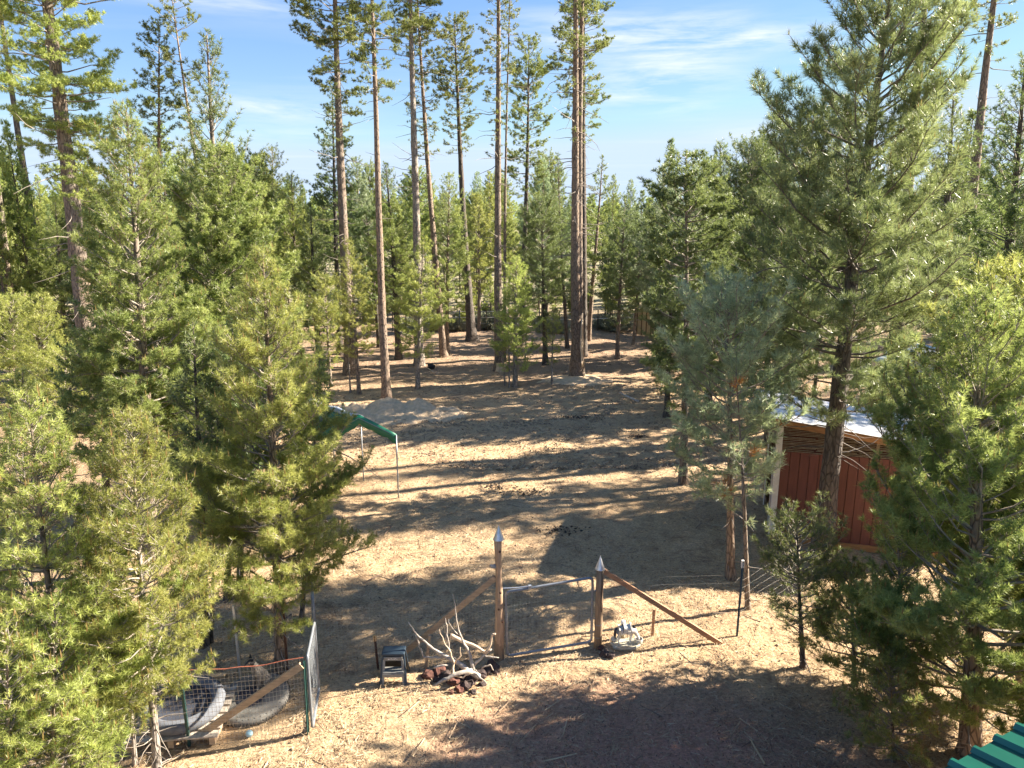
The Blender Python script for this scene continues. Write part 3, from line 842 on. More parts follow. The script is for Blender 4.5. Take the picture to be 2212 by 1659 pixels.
dc = gp(572, 1500)
dog = thing('dog', 'dark grey dog with a black head sitting on the round felt bed', 'dog', (dc.x, dc.y + .05, dc.z + .16), -2.2)
dog.scale = (.66,) * 3
V_ = [((0, 0, .17), .15), ((.07, 0, .28), .145), ((.15, 0, .40), .13), ((.20, 0, .50), .10), ((.24, 0, .60), .085), ((.27, 0, .68), .085),       # spine 0-5
      ((.18, .09, .30), .055), ((.22, .09, .16), .036), ((.24, .09, .03), .030), ((.30, .09, .015), .03),                                     # fore leg l 6-9
      ((.18, -.09, .30), .055), ((.22, -.09, .16), .036), ((.24, -.09, .03), .030), ((.30, -.09, .015), .03),                                 # fore leg r
      ((.02, .13, .13), .095), ((.13, .16, .17), .06), ((.06, .17, .04), .035), ((.17, .17, .02), .032),                                       # hind l 14-17
      ((.02, -.13, .13), .095), ((.13, -.16, .17), .06), ((.06, -.17, .04), .035), ((.17, -.17, .02), .032),
      ((-.12, 0, .08), .045), ((-.25, .05, .04), .035), ((-.36, .14, .03), .018)]
E_ = [(0, 1), (1, 2), (2, 3), (3, 4), (4, 5), (2, 6), (6, 7), (7, 8), (8, 9), (2, 10), (10, 11), (11, 12), (12, 13), (0, 14), (14, 15), (15, 16), (16, 17), (0, 18), (18, 19), (19, 20), (20, 21), (0, 22), (22, 23), (23, 24)]
skin('body', V_, E_, M['fur_grey'], dog)
skin('head', [((.25, 0, .66), .09), ((.30, 0, .73), .088), ((.38, 0, .72), .065), ((.45, 0, .69), .04), ((.49, 0, .685), .032)], [(0, 1), (1, 2), (2, 3), (3, 4)], M['fur_black'], dog)
for s in (1, -1):
    mb = MB(); mb.add([(.26, .03 * s, .79), (.30, .09 * s, .78), (.24, .085 * s, .77), (.265, .075 * s, .90)], [(0, 1, 3), (1, 2, 3), (2, 0, 3), (0, 2, 1)]); mb.obj('ear', M['fur_black'], dog)
    mb = MB(); mb.tube([(.385, .042 * s, .752), (.395, .046 * s, .752)], .011, 8); mb.obj('eye', M['fur_tan'], dog)
mb = MB(); mb.tube([(.50, 0, .70), (.525, 0, .695)], [.018, .012], 8); mb.obj('nose', M['black'], dog)

# --- blue ball
c = gp(539, 1592); bmo = rock('ball', (c.x, c.y, c.z + .045), .05, M['ball'], 1, sq=(1, 1, 1)); tag(bmo, 'small pale blue ball on the straw in front of the kennel', 'ball')
import bmesh
bm = bmesh.new(); bmesh.ops.create_icosphere(bm, subdivisions=3, radius=.05); bm.to_mesh(bmo.data); bm.free(); bmo.data.polygons.foreach_set('use_smooth', [True] * len(bmo.data.polygons))

# --- step stool
c = gp(851, 1478)
stl = thing('step_stool', 'dark blue plastic two-step stool with a grey lower tread', 'step stool', (c.x, c.y + .1, c.z), .03)
Hs = .50
for s in (-1, 1):
    mb = MB(); mb.bar((s * .20, -.20, 0), (s * .155, -.05, Hs - .03), .035, .05, up=(1, 0, 0)); mb.obj('front_leg', M['plastic'], stl, bevel=.008)
    mb = MB(); mb.bar((s * .20, .20, 0), (s * .155, .09, Hs - .03), .035, .05, up=(1, 0, 0)); mb.obj('rear_leg', M['plastic'], stl, bevel=.008)
mb = MB(); mb.box((0, .02, Hs), (.37, .24, .05)); mb.obj('top_step', M['plastic'], stl, bevel=.022)
mb = MB(); mb.box((0, .02, Hs + .0265), (.29, .17, .004)); mb.obj('tread_mat', M['plastic'], stl, bevel=.001)
mb = MB(); mb.box((0, -.105, .235), (.325, .16, .035)); mb.obj('lower_step', M['plastic_grey'], stl, bevel=.008)
mb = MB(); mb.box((0, -.185, .20), (.33, .02, .06)); mb.obj('step_lip', M['plastic_grey'], stl, bevel=.004)
mb = MB(); mb.box((0, -.10, Hs - .06), (.29, .018, .065)); mb.obj('front_apron', M['plastic_grey'], stl, bevel=.004)
for s in (-1, 1):
    mb = MB(); mb.bar((s * .165, -.20, 0), (s * .142, -.10, .42), .016, .035, up=(1, 0, 0)); mb.obj('side_trim', M['plastic_grey'], stl)
mb = MB(); mb.add([(-.16, .12, .05), (.16, .12, .05), (.145, .09, .45), (-.145, .09, .45), (-.16, .135, .05), (.16, .135, .05), (.145, .105, .45), (-.145, .105, .45)],
               [(0, 1, 2, 3), (7, 6, 5, 4), (0, 4, 5, 1), (2, 6, 7, 3), (1, 5, 6, 2), (3, 7, 4, 0)]); mb.obj('back_panel', M['black'], stl)
# worn pale print under the top step
mb = MB()
for i, w in enumerate((.02, .012, .016, .008, .014, .02, .008)):
    mb.box((-.07 + i * .022, -.1112, Hs - .062 + (i % 3) * .004), (w, .002, .018 - (i % 2) * .005))
tag(mb.obj('worn_print', M['white_paint'], stl), kind='stuff')


# --- bleached driftwood heap
def wood(label, pts, rad, m, forks=(), name='driftwood'):
    """pts: (px, py, Y) photo pixel at distance Y"""
    P_ = [AT(x, y, Y) for x, y, Y in pts]; o = thing(name, label, 'driftwood', P_[-1]); org = P_[-1]
    def crv(Q, R_):
        out, ro = [], []
        for i in range(len(Q) - 1):
            for t in (0, .33, .66):
                p = Q[i].lerp(Q[i + 1], t); p = p + Vector((rr.uniform(-1, 1), rr.uniform(-1, 1), rr.uniform(-1, 1))) * .012; out.append(p); ro.append(R_[i] + (R_[i + 1] - R_[i]) * t)
        out.append(Q[-1]); ro.append(R_[-1]); return out, ro
    a_, b_ = crv([p - org for p in P_], rad); mb = MB(); mb.tube(a_, b_, 8); mb.obj('stem', m, o, smooth=True)
    for fp, fr_ in forks:
        a_, b_ = crv([AT(x, y, Y) - org for x, y, Y in fp], fr_); mb = MB(); mb.tube(a_, b_, 6); mb.obj('branch', m, o, smooth=True)
    return o


B = LP.y - .55
wood('big grey root limb arching up left out of the driftwood heap', [(882, 1343, B), (905, 1376, B), (935, 1402, B), (985, 1430, B - .05), (1010, 1448, B - .1), (1035, 1462, B - .1)], [.008, .014, .024, .038, .045, .05], M['drift'],
     [([(898, 1372, B), (905, 1398, B), (915, 1418, B), (940, 1421, B), (968, 1418, B)], [.008, .012, .015, .02, .02]),
      ([(985, 1430, B), (970, 1400, B), (965, 1370, B)], [.02, .014, .008])])
wood('thick warm-coloured broken log lying across the driftwood heap', [(972, 1373, B + .1), (990, 1381, B + .1), (1020, 1392, B + .05), (1048, 1410, B)], [.034, .032, .028, .022], M['drift_warm'],
     [([(1048, 1410, B), (1060, 1392, B), (1065, 1370, B), (1070, 1368, B)], [.02, .02, .018, .014])])
wood('upright forked grey branch with long thin twigs in the driftwood heap', [(978, 1284, B), (985, 1320, B), (988, 1350, B), (998, 1380, B), (1012, 1410, B), (1022, 1440, B - .05), (1030, 1465, B - .1)], [.005, .008, .011, .016, .024, .034, .04], M['drift'],
     [([(968, 1338, B), (976, 1356, B), (990, 1372, B)], [.004, .006, .009]), ([(964, 1392, B + .1), (965, 1350, B + .1), (962, 1335, B + .1)], [.012, .010, .004]),
      ([(1022, 1440, B), (1045, 1415, B), (1062, 1402, B)], [.024, .016, .012]), ([(1045, 1416, B), (1065, 1420, B), (1078, 1421, B)], [.016, .012, .008])])
wood('pair of curved bare twigs at the front of the driftwood heap', [(950, 1360, B - .2), (957, 1385, B - .2), (973, 1410, B - .2), (982, 1430, B - .2), (978, 1452, B - .3), (968, 1470, B - .3)], [.004, .008, .012, .016, .018, .014], M['drift_warm'],
     [([(982, 1432, B - .25), (995, 1416, B - .25), (994, 1398, B - .25)], [.014, .011, .006]), ([(978, 1460, B - .3), (1000, 1464, B - .3), (1020, 1453, B - .3)], [.008, .011, .014])])
wood('flat grey limb sloping to the ground in front of the lava rocks', [(936, 1480, B - .35), (960, 1468, B - .35), (985, 1456, B - .3), (1020, 1448, B - .2)], [.012, .028, .034, .036], M['drift'])
wood('short grey stick lying left over the lava rocks', [(936, 1443, B - .2), (968, 1437, B - .2)], [.018, .012], M['drift'])
wood('bare grey twig reaching right from the heap toward the log post', [(1024, 1455, B - .15), (1040, 1466, B - .25), (1052, 1478, B - .3)], [.02, .014, .008], M['drift'],
     [([(1040, 1440, B), (1060, 1436, B), (1066, 1448, B)], [.012, .012, .006])])
# --- lava rocks
RK = [(925, 1462, .115, 1), (950, 1456, .12, 1), (963, 1468, .10, 0), (944, 1474, .07, 0), (980, 1480, .10, 1), (992, 1493, .085, 1), (975, 1500, .05, 1), (1008, 1485, .11, 0), (1020, 1472, .10, 0), (1034, 1462, .12, 0), (1048, 1450, .10, 0),
      (1062, 1441, .12, 0), (1000, 1462, .12, 0), (1022, 1496, .06, 0), (1042, 1478, .06, 0), (1072, 1450, .07, 0), (985, 1466, .09, 0), (1305, 1412, .085, 0), (1320, 1418, .07, 0), (1298, 1400, .06, 1)]
for i, (x, y, r, red) in enumerate(RK):
    c = gp(x, y)
    if x < 1200: lab = 'rust-red lava rock heaped under the driftwood' if red else 'dark lava rock heaped under the driftwood'; grp = 'red lava rocks under the driftwood' if red else 'dark lava rocks under the driftwood'
    else: lab, grp = ('rusty stone between the short capped post and the horse figurine', None) if red else ('dark stone at the foot of the horse figurine', 'stones beside the horse figurine')
    tag(rock('lava_rock', (c.x, c.y, c.z + r * .3), r, M['lava_red' if red else 'lava'], i + 3), lab, 'rock', grp)

# --- horse figurine planter
c = gp(1352, 1396); hf = thing('horse_figurine', 'white saddled horse figurine grazing at a little tub on an oval base', 'garden ornament', c, .06)
mb = MB(); n = 28; pr = [(.0, .0), (.95, 0), (1.0, .05), (.97, .10), (.85, .085), (0, .075)]
o_ = []; f_ = []
for (r, z) in pr:
    for kq in range(n):
        a = kq / n * 6.283; w = 1 + .07 * math.sin(a * 5 + 1) + .05 * math.sin(a * 9)
        o_.append((r * .27 * w * math.cos(a), r * .14 * w * math.sin(a) - .02, z * .8))
for i in range(len(pr) - 1):
    for kq in range(n): k2 = (kq + 1) % n; f_.append((i * n + kq, i * n + k2, (i + 1) * n + k2, (i + 1) * n + kq))
mb.add(o_, f_); mb.obj('base', M['trough'], hf, smooth=True)
z0 = .07
V_ = [((-.13, 0, .235 + z0), (.074, .076)), ((-.06, 0, .235 + z0), (.080, .078)), ((.02, 0, .23 + z0), (.078, .076)), ((.09, 0, .235 + z0), (.066, .074)), ((.135, 0, .225 + z0), (.052, .056)),
      ((.165, 0, .175 + z0), (.030, .038)), ((.195, 0, .115 + z0), (.024, .030)),
      ((-.14, .035, .17 + z0), .030), ((-.12, .038, .11 + z0), .019), ((-.15, .038, .075 + z0), .013), ((-.14, .038, .015 + z0), .012), ((-.13, .038, .0 + z0), .016),
      ((-.14, -.035, .17 + z0), .030), ((-.12, -.038, .11 + z0), .019), ((-.145, -.038, .075 + z0), .013), ((-.135, -.038, .015 + z0), .012), ((-.125, -.038, .0 + z0), .016),
      ((.085, .032, .16 + z0), .024), ((.08, .034, .09 + z0), .014), ((.07, .034, .015 + z0), .011), ((.08, .034, .0 + z0), .016),
      ((.085, -.032, .16 + z0), .024), ((.075, -.034, .09 + z0), .014), ((.06, -.034, .015 + z0), .011), ((.07, -.034, .0 + z0), .016),
      ((.215, 0, .075 + z0), (.022, .026)), ((.228, 0, .035 + z0), (.015, .017))]
E_ = [(0, 1), (1, 2), (2, 3), (3, 4), (4, 5), (5, 6), (0, 7), (7, 8), (8, 9), (9, 10), (10, 11), (0, 12), (12, 13), (13, 14), (14, 15), (15, 16), (3, 17), (17, 18), (18, 19), (19, 20), (3, 21), (21, 22), (22, 23), (23, 24), (6, 25), (25, 26)]
skin('body', V_, E_, M['horse_w'], hf, root=1)
mb = MB(); mb.tube([(-.165, 0, .285 + z0), (-.195, 0, .24 + z0), (-.20, 0, .15 + z0), (-.19, 0, .08 + z0)], [.012, .024, .026, .008], 8); mb.obj('tail', M['horse_d'], hf, smooth=True)
mb = MB()
for i in range(7):
    t = i / 6; mb.box((.115 + .075 * t, 0, .30 + z0 - .15 * t * t - .03 * t), (.04, .014, .034), Matrix.Rotation(.9, 3, 'Y'))
mb.obj('mane', M['horse_d'], hf)
for s in (1, -1):
    mb = MB(); mb.add([(.175, .014 * s, .155 + z0), (.19, .022 * s, .15 + z0), (.18, .028 * s, .165 + z0), (.165, .026 * s, .195 + z0)], [(0, 1, 3), (1, 2, 3), (2, 0, 3), (0, 2, 1)]); mb.obj('ear', M['horse_w'], hf)
mb = MB(); mb.lathe([(.072, 0), (.078, .02), (.076, .04)], (0, 0, 0), 20)
mb = MB(); sad = []
for i in range(9):
    x = -.065 + i * .0165; hh = .012 * abs(i - 4) / 4 + (.022 if i in (0, 8) else 0)
    for j in range(9):
        a = math.radians(-75 + j * 18.75); sad.append((x, math.sin(a) * .080, .245 + z0 + math.cos(a) * .083 + hh * math.cos(a)))
mb.add(sad, [(i * 9 + j, i * 9 + j + 1, (i + 1) * 9 + j + 1, (i + 1) * 9 + j) for i in range(8) for j in range(8)]); so = mb.obj('saddle', M['horse_w'], hf, smooth=True)
sm = so.modifiers.new('solid', 'SOLIDIFY'); sm.thickness = .008
mb = MB()
for x in (-.07, .07):
    mb.tube([(x, math.sin(math.radians(a)) * .088, .245 + z0 + math.cos(math.radians(a)) * .092) for a in range(-95, 96, 19)], .005, 5)
for s in (1, -1): mb.tube([(0, .088 * s, .24 + z0), (.002, .092 * s, .17 + z0), (.0, .09 * s, .14 + z0)], .005, 5)
mb.obj('saddle_strap', M['horse_d'], hf)
mb = MB(); mb.tube([(.055, 0, .325 + z0), (.06, 0, .36 + z0)], [.014, .010], 8); mb.lathe([(0, .36 + z0), (.018, .362 + z0), (.016, .372 + z0), (0, .374 + z0)], (.06, 0, 0), 10); mb.obj('saddle_horn', M['horse_w'], hf)
mb = MB(); mb.lathe([(0, .0), (.066, .0), (.070, .05), (.075, .105), (.064, .105), (.058, .03), (0, .028)], (.215, -.01, .04), 20); mb.obj('tub', M['trough'], hf, smooth=True)
mb = MB(); mb.lathe([(0, .085), (.062, .085)], (.215, -.01, .04), 20); mb.obj('tub_shade', M['horse_d'], hf)  # dark disc stands in for the shade inside the tub
rock('rock', (-.21, .03, .12), .055, M['trough'], 5, hf)
mb = MB(); mb.tube([(-.18, -.13, .085), (-.05, -.15, .09), (.08, -.135, .088)], [.012, .016, .008], 7); mb.obj('fallen_branch', M['trough'], hf, smooth=True)
c = gp(1345, 1378); wp = thing('pipe_stub', 'short cream pipe stub with a white cap behind the horse figurine', 'pipe', c)
mb = MB(); mb.tube([(0, 0, -.05), (0, 0, .30)], .036, 12); mb.obj('pipe', M['trough'], wp, smooth=True)
mb = MB(); mb.lathe([(.043, .285), (.043, .34), (.03, .352), (0, .354)], (0, 0, 0), 14); mb.obj('cap', M['white_paint'], wp, smooth=True)

# --- green canopy
P1 = Vector((-3.03, 17.8, 1.78)); dirn = Vector((-.72, .70, 0)).normalized(); W0 = Vector((-1.86, -.25, 0)); LN = 3.1
cn = thing('canopy', 'green tarp canopy with a grey ridge on thin steel poles at the clearing edge', 'canopy', (P1.x, P1.y, gz(P1.x, P1.y)))
zz = P1.z


def cp(s, t, z): return Vector((0, 0, 0)) + W0 * s + dirn * LN * t + Vector((0, 0, z))


def sheet(rows, m, name, thick=.006):
    V_ = [p for r in rows for p in r]; n = len(rows[0]); f = [(i * n + j, i * n + j + 1, (i + 1) * n + j + 1, (i + 1) * n + j) for i in range(len(rows) - 1) for j in range(n - 1)]
    mb = MB(); mb.add(V_, f); o = mb.obj(name, m, cn, smooth=True); s_ = o.modifiers.new('solid', 'SOLIDIFY'); s_.thickness = thick; return o


def rz_(s, t): return zz + .55 * (1 - abs(s - .5) * 2) + .025 * math.sin(t * 17 + s * 5) - .07 * math.sin(math.pi * min(1, s * 2 if s < .5 else (1 - s) * 2)) * math.sin(math.pi * t * 2) ** 2


for (sa, sb) in ((0, .45), (.55, 1)):
    sheet([[cp(sa + (sb - sa) * i / 8, t / 16, rz_(sa + (sb - sa) * i / 8, t / 16)) for t in range(17)] for i in range(9)], M['tarp'], 'roof_slope')
sheet([[cp(.43 + .14 * i / 4, t / 16, rz_(.43 + .14 * i / 4, t / 16) + .015) for t in range(17)] for i in range(5)], M['tarp_grey'], 'ridge_sheet')
for (t0, nm) in ((0, 'gable_valance'), (1, 'gable_valance')):
    sheet([[cp(s / 16, t0 - .004, rz_(s / 16, t0) - d_ * (.27 + .03 * math.sin(s * 2.2))) for s in range(17)] for d_ in (0, .5, 1)], M['tarp'], nm)
sheet([[cp(.06 + .88 * i / 8, t / 10, rz_(.06 + .88 * i / 8, t / 10) - .10) for t in range(11)] for i in range(9)], M['tarp_in'], 'underside_liner', .003)
for (s, nm) in ((-.005, 'side_valance'), (1.005, 'side_valance')):
    sheet([[cp(s, t / 16, rz_(0, t / 16) - d_ * (.14 + .03 * math.sin(t * 2.7))) for t in range(17)] for d_ in (0, .5, 1)], M['tarp'], nm)
for (s, t) in ((0, 0), (0, .52), (0, 1), (1, 0), (1, .52), (1, 1)):
    mb = MB(); p = cp(s, t, 0); mb.tube([p + Vector((0, 0, -.05)), p + Vector((0, 0, zz - .02))], .019, 8); mb.obj('pole', M['galv'], cn, smooth=True)
for t in (0, .52, 1):
    for s in (0, 1):
        mb = MB(); mb.tube([cp(s, t, zz - .05), cp(.5, t, zz + .47)], .015, 6); mb.obj('rafter', M['galv'], cn)

# --- sand mound and tyre-churned earth
c = G(845, 893)
nn = 90; ax_ = np.linspace(-1, 1, nn); XX, YY = np.meshgrid(ax_ * 3.2, ax_ * 1.7, indexing='ij')
def bump_(x, y, cx, cy, sx, sy, h): return h * np.maximum(0, 1 - np.sqrt(((x - cx) / sx) ** 2 + ((y - cy) / sy) ** 2)) ** .95
ZZ = np.maximum.reduce([bump_(XX, YY, -.15, .1, 1.25, 1.1, .62), bump_(XX, YY, 1.0, .15, 1.2, .9, .60), bump_(XX, YY, -1.4, .1, 1.5, .9, .42), bump_(XX, YY, .3, .0, 2.9, 1.6, .24)])
ZZ = ZZ + (vnoise(XX * 3 + 7, YY * 3) * .09 + vnoise(XX * 8, YY * 8 + 3) * .10 + vnoise(XX * 17, YY * 17) * .07) * (ZZ > .02)
ZZ = ZZ + ground_h(XX + c.x, YY + c.y) - .03
V_ = np.stack([XX, YY, ZZ], -1).reshape(-1, 3); I = np.arange(nn * nn).reshape(nn, nn)
sm_ = link('sand_mound', mesh_np('sand_mound', V_, np.stack([I[:-1, :-1], I[1:, :-1], I[1:, 1:], I[:-1, 1:]], -1).reshape(-1, 4), M['sand'], smooth=False)); sm_.location = (c.x, c.y, 0)
tag(sm_, 'pale heap of loose sand before the tan-stemmed pine', 'sand heap')
# small mound of earth round the foot of the scarred twin pine
c = G(1246, 826); XX, YY = np.meshgrid(ax_ * 2.4, ax_ * 1.5, indexing='ij'); ZZ = bump_(XX, YY, 0, .3, 2.2, 1.3, .28) ** 1.1 + (vnoise(XX * 4, YY * 4) * .07 + vnoise(XX * 11, YY * 11) * .03)
ZZ = ZZ + ground_h(XX + c.x, YY + c.y) - .06 * 1
V_ = np.stack([XX, YY, ZZ], -1).reshape(-1, 3)
em = link('earth_mound', mesh_np('earth_mound', V_, np.stack([I[:-1, :-1], I[1:, :-1], I[1:, 1:], I[:-1, 1:]], -1).reshape(-1, 4), M['sand'], smooth=True)); em.location = (c.x, c.y, 0)
tag(em, 'low mound of bare earth round the foot of the scarred twin pine', 'earth mound')


# clods pressed up by tyres, in rows
def clods(n, pos, r, m, name, label, cat, kind='stuff'):
    rs_ = np.random.RandomState(n); ico = [(0, 0, 1), (.9, 0, .1), (0, .9, 0), (-.9, 0, .1), (0, -.9, 0), (0, 0, -.6)]; ff = np.array([(0, 1, 2), (0, 2, 3), (0, 3, 4), (0, 4, 1), (5, 2, 1), (5, 3, 2), (5, 4, 3), (5, 1, 4)])
    V_ = np.array(ico)[None] * (rs_.uniform(r[0], r[1], (len(pos), 1, 1))) * rs_.uniform(.6, 1.3, (len(pos), 6, 3)); V_ = V_ * np.array([1, 1, .6]) + pos[:, None, :]
    F_ = ff[None] + (np.arange(len(pos)) * 6)[:, None, None]
    o = link(name, mesh_np(name, V_.reshape(-1, 3), F_.reshape(-1, 3), m)); return tag(o, label, cat, kind=kind)


ps = []
for (xa, ya, xb, yb) in [(770, 901, 1010, 905), (760, 908, 1020, 915), (770, 926, 1000, 921), (750, 938, 960, 934), (760, 946, 900, 941), (745, 955, 850, 950), (1060, 925, 1230, 900), (1030, 935, 1200, 912), (1180, 975, 1330, 880), (1290, 880, 1420, 862), (1010, 905, 1040, 915)]:
    a_ = G(xa, ya); b_ = G(xb, yb); L = (b_ - a_).length
    d_ = (b_ - a_) / L; s_ = Vector((-d_.y, d_.x, 0))
    for q in range(int(L / .13)):
        if rr.random() < .25: continue
        for w in (-.12, -.04, .04, .12):
            p = a_ + d_ * (q * .13 + abs(w) * .6) + s_ * w + Vector((rr.uniform(-.03, .03), rr.uniform(-.03, .03), 0)); ps.append((p.x, p.y, gz(p.x, p.y) + .01))
clods(1, np.array(ps), (.025, .065), M['clod'], 'tyre_track_clods', 'rows of churned dirt clods left by tyre treads beside the sand heap', 'tyre tracks')
rs_ = np.random.RandomState(5); x = rs_.uniform(-9, 9, 3500); y = rs_.uniform(9, 33, 3500); kq = vnoise(x * .7, y * .7) > -.05; x, y = x[kq], y[kq]
clods(2, np.stack([x, y, ground_h(x, y) + .008], 1), (.012, .045), M['clod'], 'dirt_clods', 'small dirt clods and hoof-churned lumps scattered over the clearing', 'dirt clods')
for i, (x, y, lab) in enumerate([(1376, 945, 'dark dung pile on the sunlit right side of the clearing'), (1145, 1064, 'dark trampled dung patch in the middle of the clearing'), (1068, 1050, 'small dung patch left of the trampled middle one'), (1208, 1148, 'dark dung heap in the shed shadow edge'), (1258, 904, 'faint dung scatter far up the clearing')]):
    c = gp(x, y); w = (.16, .42, .25, .32, .3)[i]; q = np.stack([rs_.normal(0, w, 70), rs_.normal(0, w * .45, 70), rs_.uniform(0, .05, 70)], 1)
    o = clods(30 + i, q, (.02, .055), M['dung'], 'dung_pile', lab, 'dung', kind=None); o.location = c

# --- stumps
for (x, y, r, h, lab) in [(1083, 801, .28, .42, 'tan cut stump at the foot of the grey double-stemmed pine'), (108, 880, .26, .5, 'grey stump under the trees at the far left')]:
    c = gp(x, y); s_ = thing('tree_stump', lab, 'stump', c)
    mb = MB(); mb.tube([(0, 0, -.05), (0, 0, .1), (0, 0, h)], [r * 1.2, r, r * .92], 14, cap=False); mb.obj('stump_bark', M['drift_warm' if x > 500 else 'bark'], s_, smooth=True)
    mb = MB(); mb.lathe([(r * .92, h), (r * .9, h + .01), (0, h + .015)], (0, 0, 0), 14); mb.obj('cut_face', M['stump_top'], s_)
# dead fallen branch on the clearing rim
wood('dead branches lying by the leafy young pine at the clearing rim', [(925, 796, 32.6), (935, 803, 32.3), (948, 806, 32.0)], [.02, .03, .02], M['drift'])
wood('long fallen stick on the bare earth at the upper right of the clearing', [(1338, 848, 27.0), (1380, 868, 26.0)], [.03, .05], M['drift'])
c = gp(932, 797); tag(rock('dark_lump', (c.x, c.y, c.z + .12), .2, M['fur_black'], 9), 'small black lump lying beside the leafy young pine', 'lump')  # small dark object of unclear kind, modelled as a lump

# --- red shed
S0 = gp(1665, 1170); ev = Vector((.965, -.262, 0)).normalized(); dv = Vector((.21, .978, 0)).normalized()
shed = thing('shed', 'barn-red board shed with a white metal roof behind the huge ponderosa', 'shed', S0, math.atan2(ev.y, ev.x))
WS, DS = 3.7, 2.5                                               # local x along the front, y to the back
def roofz(x, y): return 2.98 - .125 * (x + .3) - .03 * y
bw = .2; nbd = int(WS / bw)
for i in range(nbd):
    mb = MB(); mb.box((.05 + bw * (i + .5), 0, .17 + 1.0), (bw - .012, .022, 2.02)); mb.obj('board', M['red_wall'], shed, bevel=.003)
mb = MB(); mb.box((.05 + WS / 2, .018, 1.17), (WS, .01, 2.02)); mb.obj('backing_panel', M['rust'], shed)
mb = MB(); mb.box((WS / 2, 0, .09), (WS + .04, .09, .15)); mb.obj('skid', M['fascia'], shed, bevel=.005)
mb = MB(); mb.add([(.95, -.013, .35), (1.55, -.013, .35), (1.55, -.013, .83), (.95, -.013, .83)], [(0, 1, 2, 3)]); 
mb = MB()
for a_, b_ in (((1.0, -.014, .82), (1.42, -.014, .82)), ((1.0, -.014, .82), (1.0, -.014, .35)), ((1.42, -.014, .82), (1.42, -.014, .35))): mb.bar(a_, b_, .008, .006)
mb.obj('hatch_outline', M['black'], shed)
# reed screen in the gable gap (front and left side)
mb = MB(); z = 2.20; rr2 = random.Random(8)
while z < 2.96:
    x1_ = min(WS, (2.98 - z - .06) / .125 - .3)
    if x1_ > .15:
        x = .06
        while x < x1_ - .1:
            xe = min(x1_, x + rr2.uniform(.6, 1.6)); mb.bar((x, rr2.uniform(-.01, .01), z + rr2.uniform(-.006, .006)), (xe, rr2.uniform(-.01, .01), z + rr2.uniform(-.012, .012)), .008, .011); x = xe + rr2.uniform(0, .06)
    z += .036
tag(mb.obj('reed_screen', M['reed'], shed), kind='stuff')
mb = MB()
for i in range(22):
    z = 2.12 + i * .038; mb.bar((-.005, .08, z), (-.005, DS - .2, z + .02), .014, .016)
tag(mb.obj('side_reed_screen', M['reed'], shed), kind='stuff')
for x in (.95, 2.0, 3.0):
    mb = MB(); mb.box((x, .04, 2.18 + (roofz(x, 0) - 2.22) / 2), (.06, .04, roofz(x, 0) - 2.22)); mb.obj('stud', M['brace_tan'], shed)
mb = MB(); mb.box((-.005, -.012, .20 + 1.33), (.13, .035, 2.66)); mb.obj('corner_trim', M['white_paint'], shed, bevel=.004)
mb = MB(); mb.box((-.055, .05, 1.45), (.02, .085, 2.6)); mb.obj('corner_trim', M['white_paint'], shed)
for i in range(2):
    mb = MB(); mb.box((-.02, .20 + i * .2, 1.12), (.02, .188, 1.96)); mb.obj('side_board', M['red_wall'], shed)
for i in range(3):
    mb = MB(); mb.box((-.02, DS - .1 - i * .2, 1.12), (.02, .188, 1.96)); mb.obj('side_board', M['red_wall'], shed)
mb = MB(); mb.box((-.045, .50, 1.12), (.03, .03, 1.96)); mb.box((-.045, DS - .60, 1.12), (.03, .03, 1.96)); mb.obj('door_trim', M['white_paint'], shed)
mb = MB(); mb.box((WS / 2, DS, 1.22), (WS, .03, 2.14)); mb.obj('back_wall', M['red_wall'], shed)
mb = MB(); mb.box((WS + .02, DS / 2, 1.20), (.03, DS, 2.1)); mb.obj('side_wall', M['red_wall'], shed)
mb = MB(); mb.box((WS / 2, DS / 2, .16), (WS - .1, DS - .1, .03)); mb.obj('floor', M['brace_tan'], shed)
# roof: corrugated sheet with overhang
rows = []; nxr, nyr = 5, 80
V_ = []; F_ = []
for i in range(nxr):
    x = -.38 + (WS + .75) * i / (nxr - 1)
    for j in range(nyr):
        y = -.32 + (DS + .6) * j / (nyr - 1); V_.append((x, y, roofz(x, y) + .035 + .012 * math.sin(j * 1.57)))
F_ = [(i * nyr + j, (i + 1) * nyr + j, (i + 1) * nyr + j + 1, i * nyr + j + 1) for i in range(nxr - 1) for j in range(nyr - 1)]
mb = MB(); mb.add(V_, F_); ro = mb.obj('roof_sheet', M['roof_white'], shed); s_ = ro.modifiers.new('solid', 'SOLIDIFY'); s_.thickness = .008; s_.offset = 1
mb = MB(); mb.bar((-.36, -.29, roofz(-.36, -.29) - .05), (WS + .34, -.29, roofz(WS + .34, -.29) - .05), .035, .12); mb.obj('fascia_board', M['fascia'], shed)
mb = MB(); mb.bar((-.36, -.27, roofz(-.36, -.27) - .05), (-.36, DS + .25, roofz(-.36, DS + .25) - .05), .035, .12); mb.obj('barge_board', M['fascia'], shed)
for y in (0, .8, 1.6, DS):
    mb = MB(); mb.bar((-.3, y, roofz(-.3, y) - .05), (WS + .3, y, roofz(WS + .3, y) - .05), .04, .09); mb.obj('rafter', M['brace_tan'], shed)

# --- green metal roof of a small building in the lower right corner
E1 = G(2040, 1659, 3.0); E2 = G(2212, 1563, 3.0)
eu = (E2 - E1).normalized(); en = Vector((eu.y, -eu.x, 0))
gb = thing('green_roofed_building', 'green standing-seam metal roof corner of a low building at the lower right', 'building', (E1.x, E1.y, 0), math.atan2(eu.y, eu.x))
LB, WB = 6.0, 4.0
